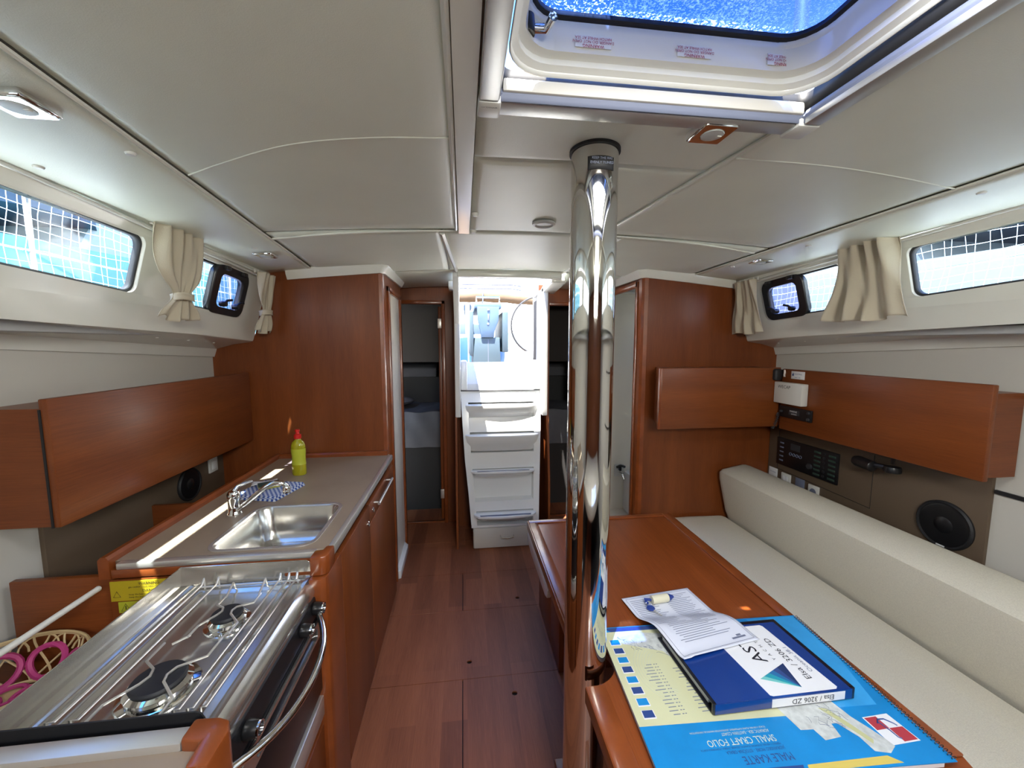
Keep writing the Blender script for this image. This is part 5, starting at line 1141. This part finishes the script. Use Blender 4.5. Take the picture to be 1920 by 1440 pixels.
ct = thing('cockpit_table', 'pale blue cockpit table with folded side leaves seen up the companionway', 'table', (0.27, 4.6, 1.0))
part('end_panel', B().prism([(0.155, 1.95), (0.395, 1.95), (0.385, 1.80), (0.345, 1.70), (0.335, 1.62), (0.195, 1.62), (0.185, 1.70), (0.160, 1.80)], 'y', 4.30, 4.33, 0.006), 'cockpit_blue', ct)
part('top_slab', B().box(0.125, 0.420, 4.31, 5.40, 1.93, 1.985, 0.012), 'cockpit_blue', ct)
part('pedestal', B().prism([(0.13, 1.62), (0.40, 1.62), (0.405, 1.45), (0.44, 1.0), (0.08, 1.0), (0.115, 1.45)], 'y', 4.32, 5.20, 0.01), 'cockpit_teal', ct)
part('folded_leaf', B().box(0.075, 0.118, 4.33, 5.36, 1.42, 1.90, 0.01), 'cockpit_teal', ct); part('folded_leaf', B().box(0.428, 0.495, 4.33, 5.36, 1.46, 1.90, 0.01), 'cockpit_teal', ct)
part('seam', B().box(0.270, 0.277, 4.3175, 4.3195, 1.10, 1.60), 'print_grey', ct)
part('latch', B().box(0.262, 0.290, 4.292, 4.300, 1.905, 1.925, 0.002).box(0.268, 0.284, 4.292, 4.300, 1.80, 1.87, 0.002), 'print_grey', ct)
part('keyhole', B().lathe([(0.014, 0), (0.012, 0.004), (0, 0.005)], (0.272, 4.30, 1.765), 14, (0, -1, 0)), 'print_grey', ct)
part('grab_bar', B().tube([(0.15, 4.36, 1.98), (0.15, 4.36, 2.055), (0.40, 4.36, 2.055), (0.40, 4.36, 1.98)], 0.011, 8), 'chrome', ct)
def wheel(x, lab):
    w = thing('steering_wheel', lab, 'wheel', (x, 6.0, 1.0)); c = Vector((x, 6.0, 1.83)); R = 0.435
    part('rim', B().tube([(c.x+R*math.cos(a), c.y, c.z+R*math.sin(a)) for a in [2*PI*i/48 for i in range(48)]], 0.014, 8, True), 'leather', w)
    for k in range(6):
        a = 2*PI*k/6+0.2; part('spoke', B().tube([c, (c.x+R*math.cos(a), c.y, c.z+R*math.sin(a))], 0.006, 6), 'chrome', w)
    part('hub', B().lathe([(0.04, 0), (0.045, 0.03), (0, 0.05)], c, 20, (0, -1, 0)), 'chrome', w)
    part('pedestal', B().prism([(5.98+0.05, 1.0), (6.35, 1.0), (6.22, 1.86), (6.10, 1.90)], 'x', x-0.06, x+0.06, 0.02), 'white_gelcoat', w)
    return w
wheel(1.165, 'large black-rimmed steering wheel to the right of the cockpit table'); wheel(-0.52, 'large black-rimmed steering wheel to the left of the cockpit table')
bm_ = thing('folded_bimini', 'tan canvas bimini bundle stretched across the stern above the cockpit', 'awning', (0.4, 6.6, 2.3))
L = []
for i in range(21):
    t = -1+2*i/20; x = 0.325+1.02*t; zt2 = 2.385-0.10*t*t; hh = 0.150*(1-0.3*abs(t)**3); r_ = 0.06
    L.append([(x, 6.6+r_*math.cos(a), zt2-hh/2+hh/2*math.sin(a)+0.006*math.sin(i*1.7+a*2)) for a in [2*PI*k/12 for k in range(12)]])
part('canvas_roll', B().loft(L), 'tan_canvas', bm_)
for sx in (-1, 1): part('frame_leg', B().tube([(0.325+sx*1.02, 6.6, 2.25), (0.325+sx*1.25, 6.55, 1.95), (0.325+sx*1.35, 6.5, 1.55)], 0.013, 8), 'chrome', bm_)
part('tie_strap', B().box(0.32, 0.34, 6.53, 6.67, 2.22, 2.40, 0.004), 'print_grey', bm_)
pr = thing('stern_rail', 'thin stainless stern rails above the tan canvas', 'rail', (0.3, 7.3, 1.0))
for z in (2.56, 2.63): part('rail', B().tube([(-1.1, 7.2, z-0.06), (-0.6, 7.32, z), (0.325, 7.36, z), (0.90, 7.32, z), (1.05, 7.2, z-0.04)], 0.016, 8), 'print_grey', pr)
for x in (-1.1, 0.1, 1.05): part('post', B().tube([(x, 7.3, 1.0), (x, 7.3, 2.6)], 0.013, 8), 'satin_steel', pr)

# side decks, guard rails and netting
for s, nm in ((-1, 'port'), (1, 'starboard')):
    X = lambda d: CX+s*d
    struct('trim_%d' % (7 if s < 0 else 8), B().box(min(X(1.56), X(2.15)), max(X(1.56), X(2.15)), -1.7, 3.4, 1.585, 1.615, 0.005), 'deck', (X(1.85), 1.0, 1.6))
    g = thing('guard_rail', 'guard rail wires with white safety netting outside the %s windows' % ('left' if s < 0 else 'right'), 'netting', (X(2.08), 1.5, 1.615))
    for y in (0.3, 1.9, 3.3): part('stanchion', B().tube([(X(2.08), y, 1.615), (X(2.08), y, 2.27)], 0.010, 8).lathe([(0.03, 0), (0.03, 0.012), (0.015, 0.03)], (X(2.08), y, 1.615), 12), 'chrome', g)
    for z in (1.93, 2.26): part('guard_wire', B().tube([(X(2.08), -0.5, z), (X(2.08), 3.6, z)], 0.004, 6), 'chrome', g)
    b = B(); r3 = random.Random(5)
    for k in range(88):
        y = -0.3+k*0.044; b.tube([(X(2.07)+r3.uniform(-.006, .006), y+r3.uniform(-.012, .012)+0.02*math.sin(z*9), z) for z in (1.63, 1.78, 1.93, 2.08, 2.25)], 0.0016, 3)
    for k in range(14):
        z = 1.66+k*0.045; b.tube([(X(2.07), -0.3+i*0.16, z+0.008*math.sin(i*1.9+k)) for i in range(24)], 0.0016, 3)
    part('net', b, 'net', g, kind='stuff')

# ------------------------------------------------------------ marina outside
struct('trim_9', B().box(-80, -3.0, -60, 160, 0.30, 0.40).box(3.6, 80, -60, 160, 0.30, 0.40).box(-3.0, 3.6, 8.0, 160, 0.30, 0.40).box(-3.0, 3.6, -60, -4, 0.30, 0.40), 'sea', (0, 20, 0.4), label='harbour water around the boat')
def boat(x, y, rz, L_, hm, cm, lab, free=1.1):
    o = thing('moored_yacht', lab, 'boat', (x, y, 0.4), rz, group=None)
    LL = []
    for i in range(13):
        t = i/12; w = 1.65*math.sin(min(1, (t*1.05+0.22))*PI/2)**0.8*(1 if t < 0.45 else max(0.02, 1-((t-0.45)/0.55)**2.2)); yy = -L_/2+L_*t; sh = free+0.25*t*t
        LL.append([(-w, yy, sh), (-w*0.96, yy, sh*0.4), (-w*0.6, yy, -0.25), (w*0.6, yy, -0.25), (w*0.96, yy, sh*0.4), (w, yy, sh)])
    part('hull', B().loft(LL), hm, o, local=True)
    part('coachroof', B().prism([(-1.5, free), (2.6, free+0.1), (2.0, free+0.38), (-1.2, free+0.5)], 'x', -0.85, 0.85, 0.05), 'hull_white', o, local=True)
    part('sprayhood', B().lathe([(1.0, 0), (0.98, 0.35), (0.7, 0.62), (0, 0.72)], (0, -1.6, free+0.30), 20, sy=0.7), cm, o, local=True)
    part('mast', B().tube([(0, 1.0, free), (0, 1.0, 13)], 0.09, 10), 'alu', o, local=True)
    part('boom_cover', B().tube([(0, 1.0, free+1.5), (0, -0.5, free+1.5), (0, -2.6, free+1.45)], 0.17, 10, r2=0.11), cm, o, local=True)
    part('shroud', B().tube([(-1.3, 0.9, free), (0, 1.0, 12)], 0.012, 5).tube([(1.3, 0.9, free), (0, 1.0, 12)], 0.012, 5), 'chrome', o, local=True)
    return o
boat(-3.75, 4.9, 0.0, 9.0, 'hull_teal', 'canvas_blue', 'moored yacht with a teal hull outside the left windows', 1.75)
boat(4.7, 4.4, 0.0, 9.0, 'hull_white', 'canvas_blue', 'moored white yacht with a blue cover outside the right windows', 1.75)
boat(-4.2, 15.5, PI, 10, 'hull_white', 'canvas_blue', 'moored white yacht far astern on the left'); boat(0.2, 17.0, PI, 11, 'hull_blue', 'canvas_blue', 'moored dark blue yacht directly astern'); boat(4.6, 16.0, PI, 10, 'hull_white', 'tan_canvas', 'moored white yacht astern on the right')
solo('stone_quay', B().box(-45, 45, 27, 30, -0.2, 1.25, 0.05), 'stone', 'pale stone quay across the harbour', 'quay', (0, 28, 0.3))
L = []
for i in range(31):
    x = -120+8*i; h = 6+4*math.sin(i*0.7)+2.5*math.sin(i*1.9+1); L.append([(x, 140, 0.3), (x, 150, h), (x, 165, h*1.1), (x, 175, 0.3)])
solo('coastal_hill', B().loft(L), 'hill', 'low hazy hills beyond the harbour', 'hill', (0, 150, 0.4))

# repeats share a group
GROUPS = {'curtain': 'cream curtains at the side windows', 'ceiling_lamp': 'square chrome ceiling lamps', 'loudspeaker': 'round black loudspeakers', 'wall_socket': 'white wall sockets and switches',
          'warning_sticker': 'yellow warning stickers by the cooker', 'steering_wheel': 'cockpit steering wheels', 'bunk_mattress': 'bunks in the aft cabins', 'pillow': 'pillows in the aft cabins',
          'moored_yacht': 'moored yachts outside', 'guard_rail': 'guard rails with netting'}
for o in COL.objects:
    if o.parent is None and 'label' in o:
        k = o.name.split('.')[0]
        if k in GROUPS: o['group'] = GROUPS[k]
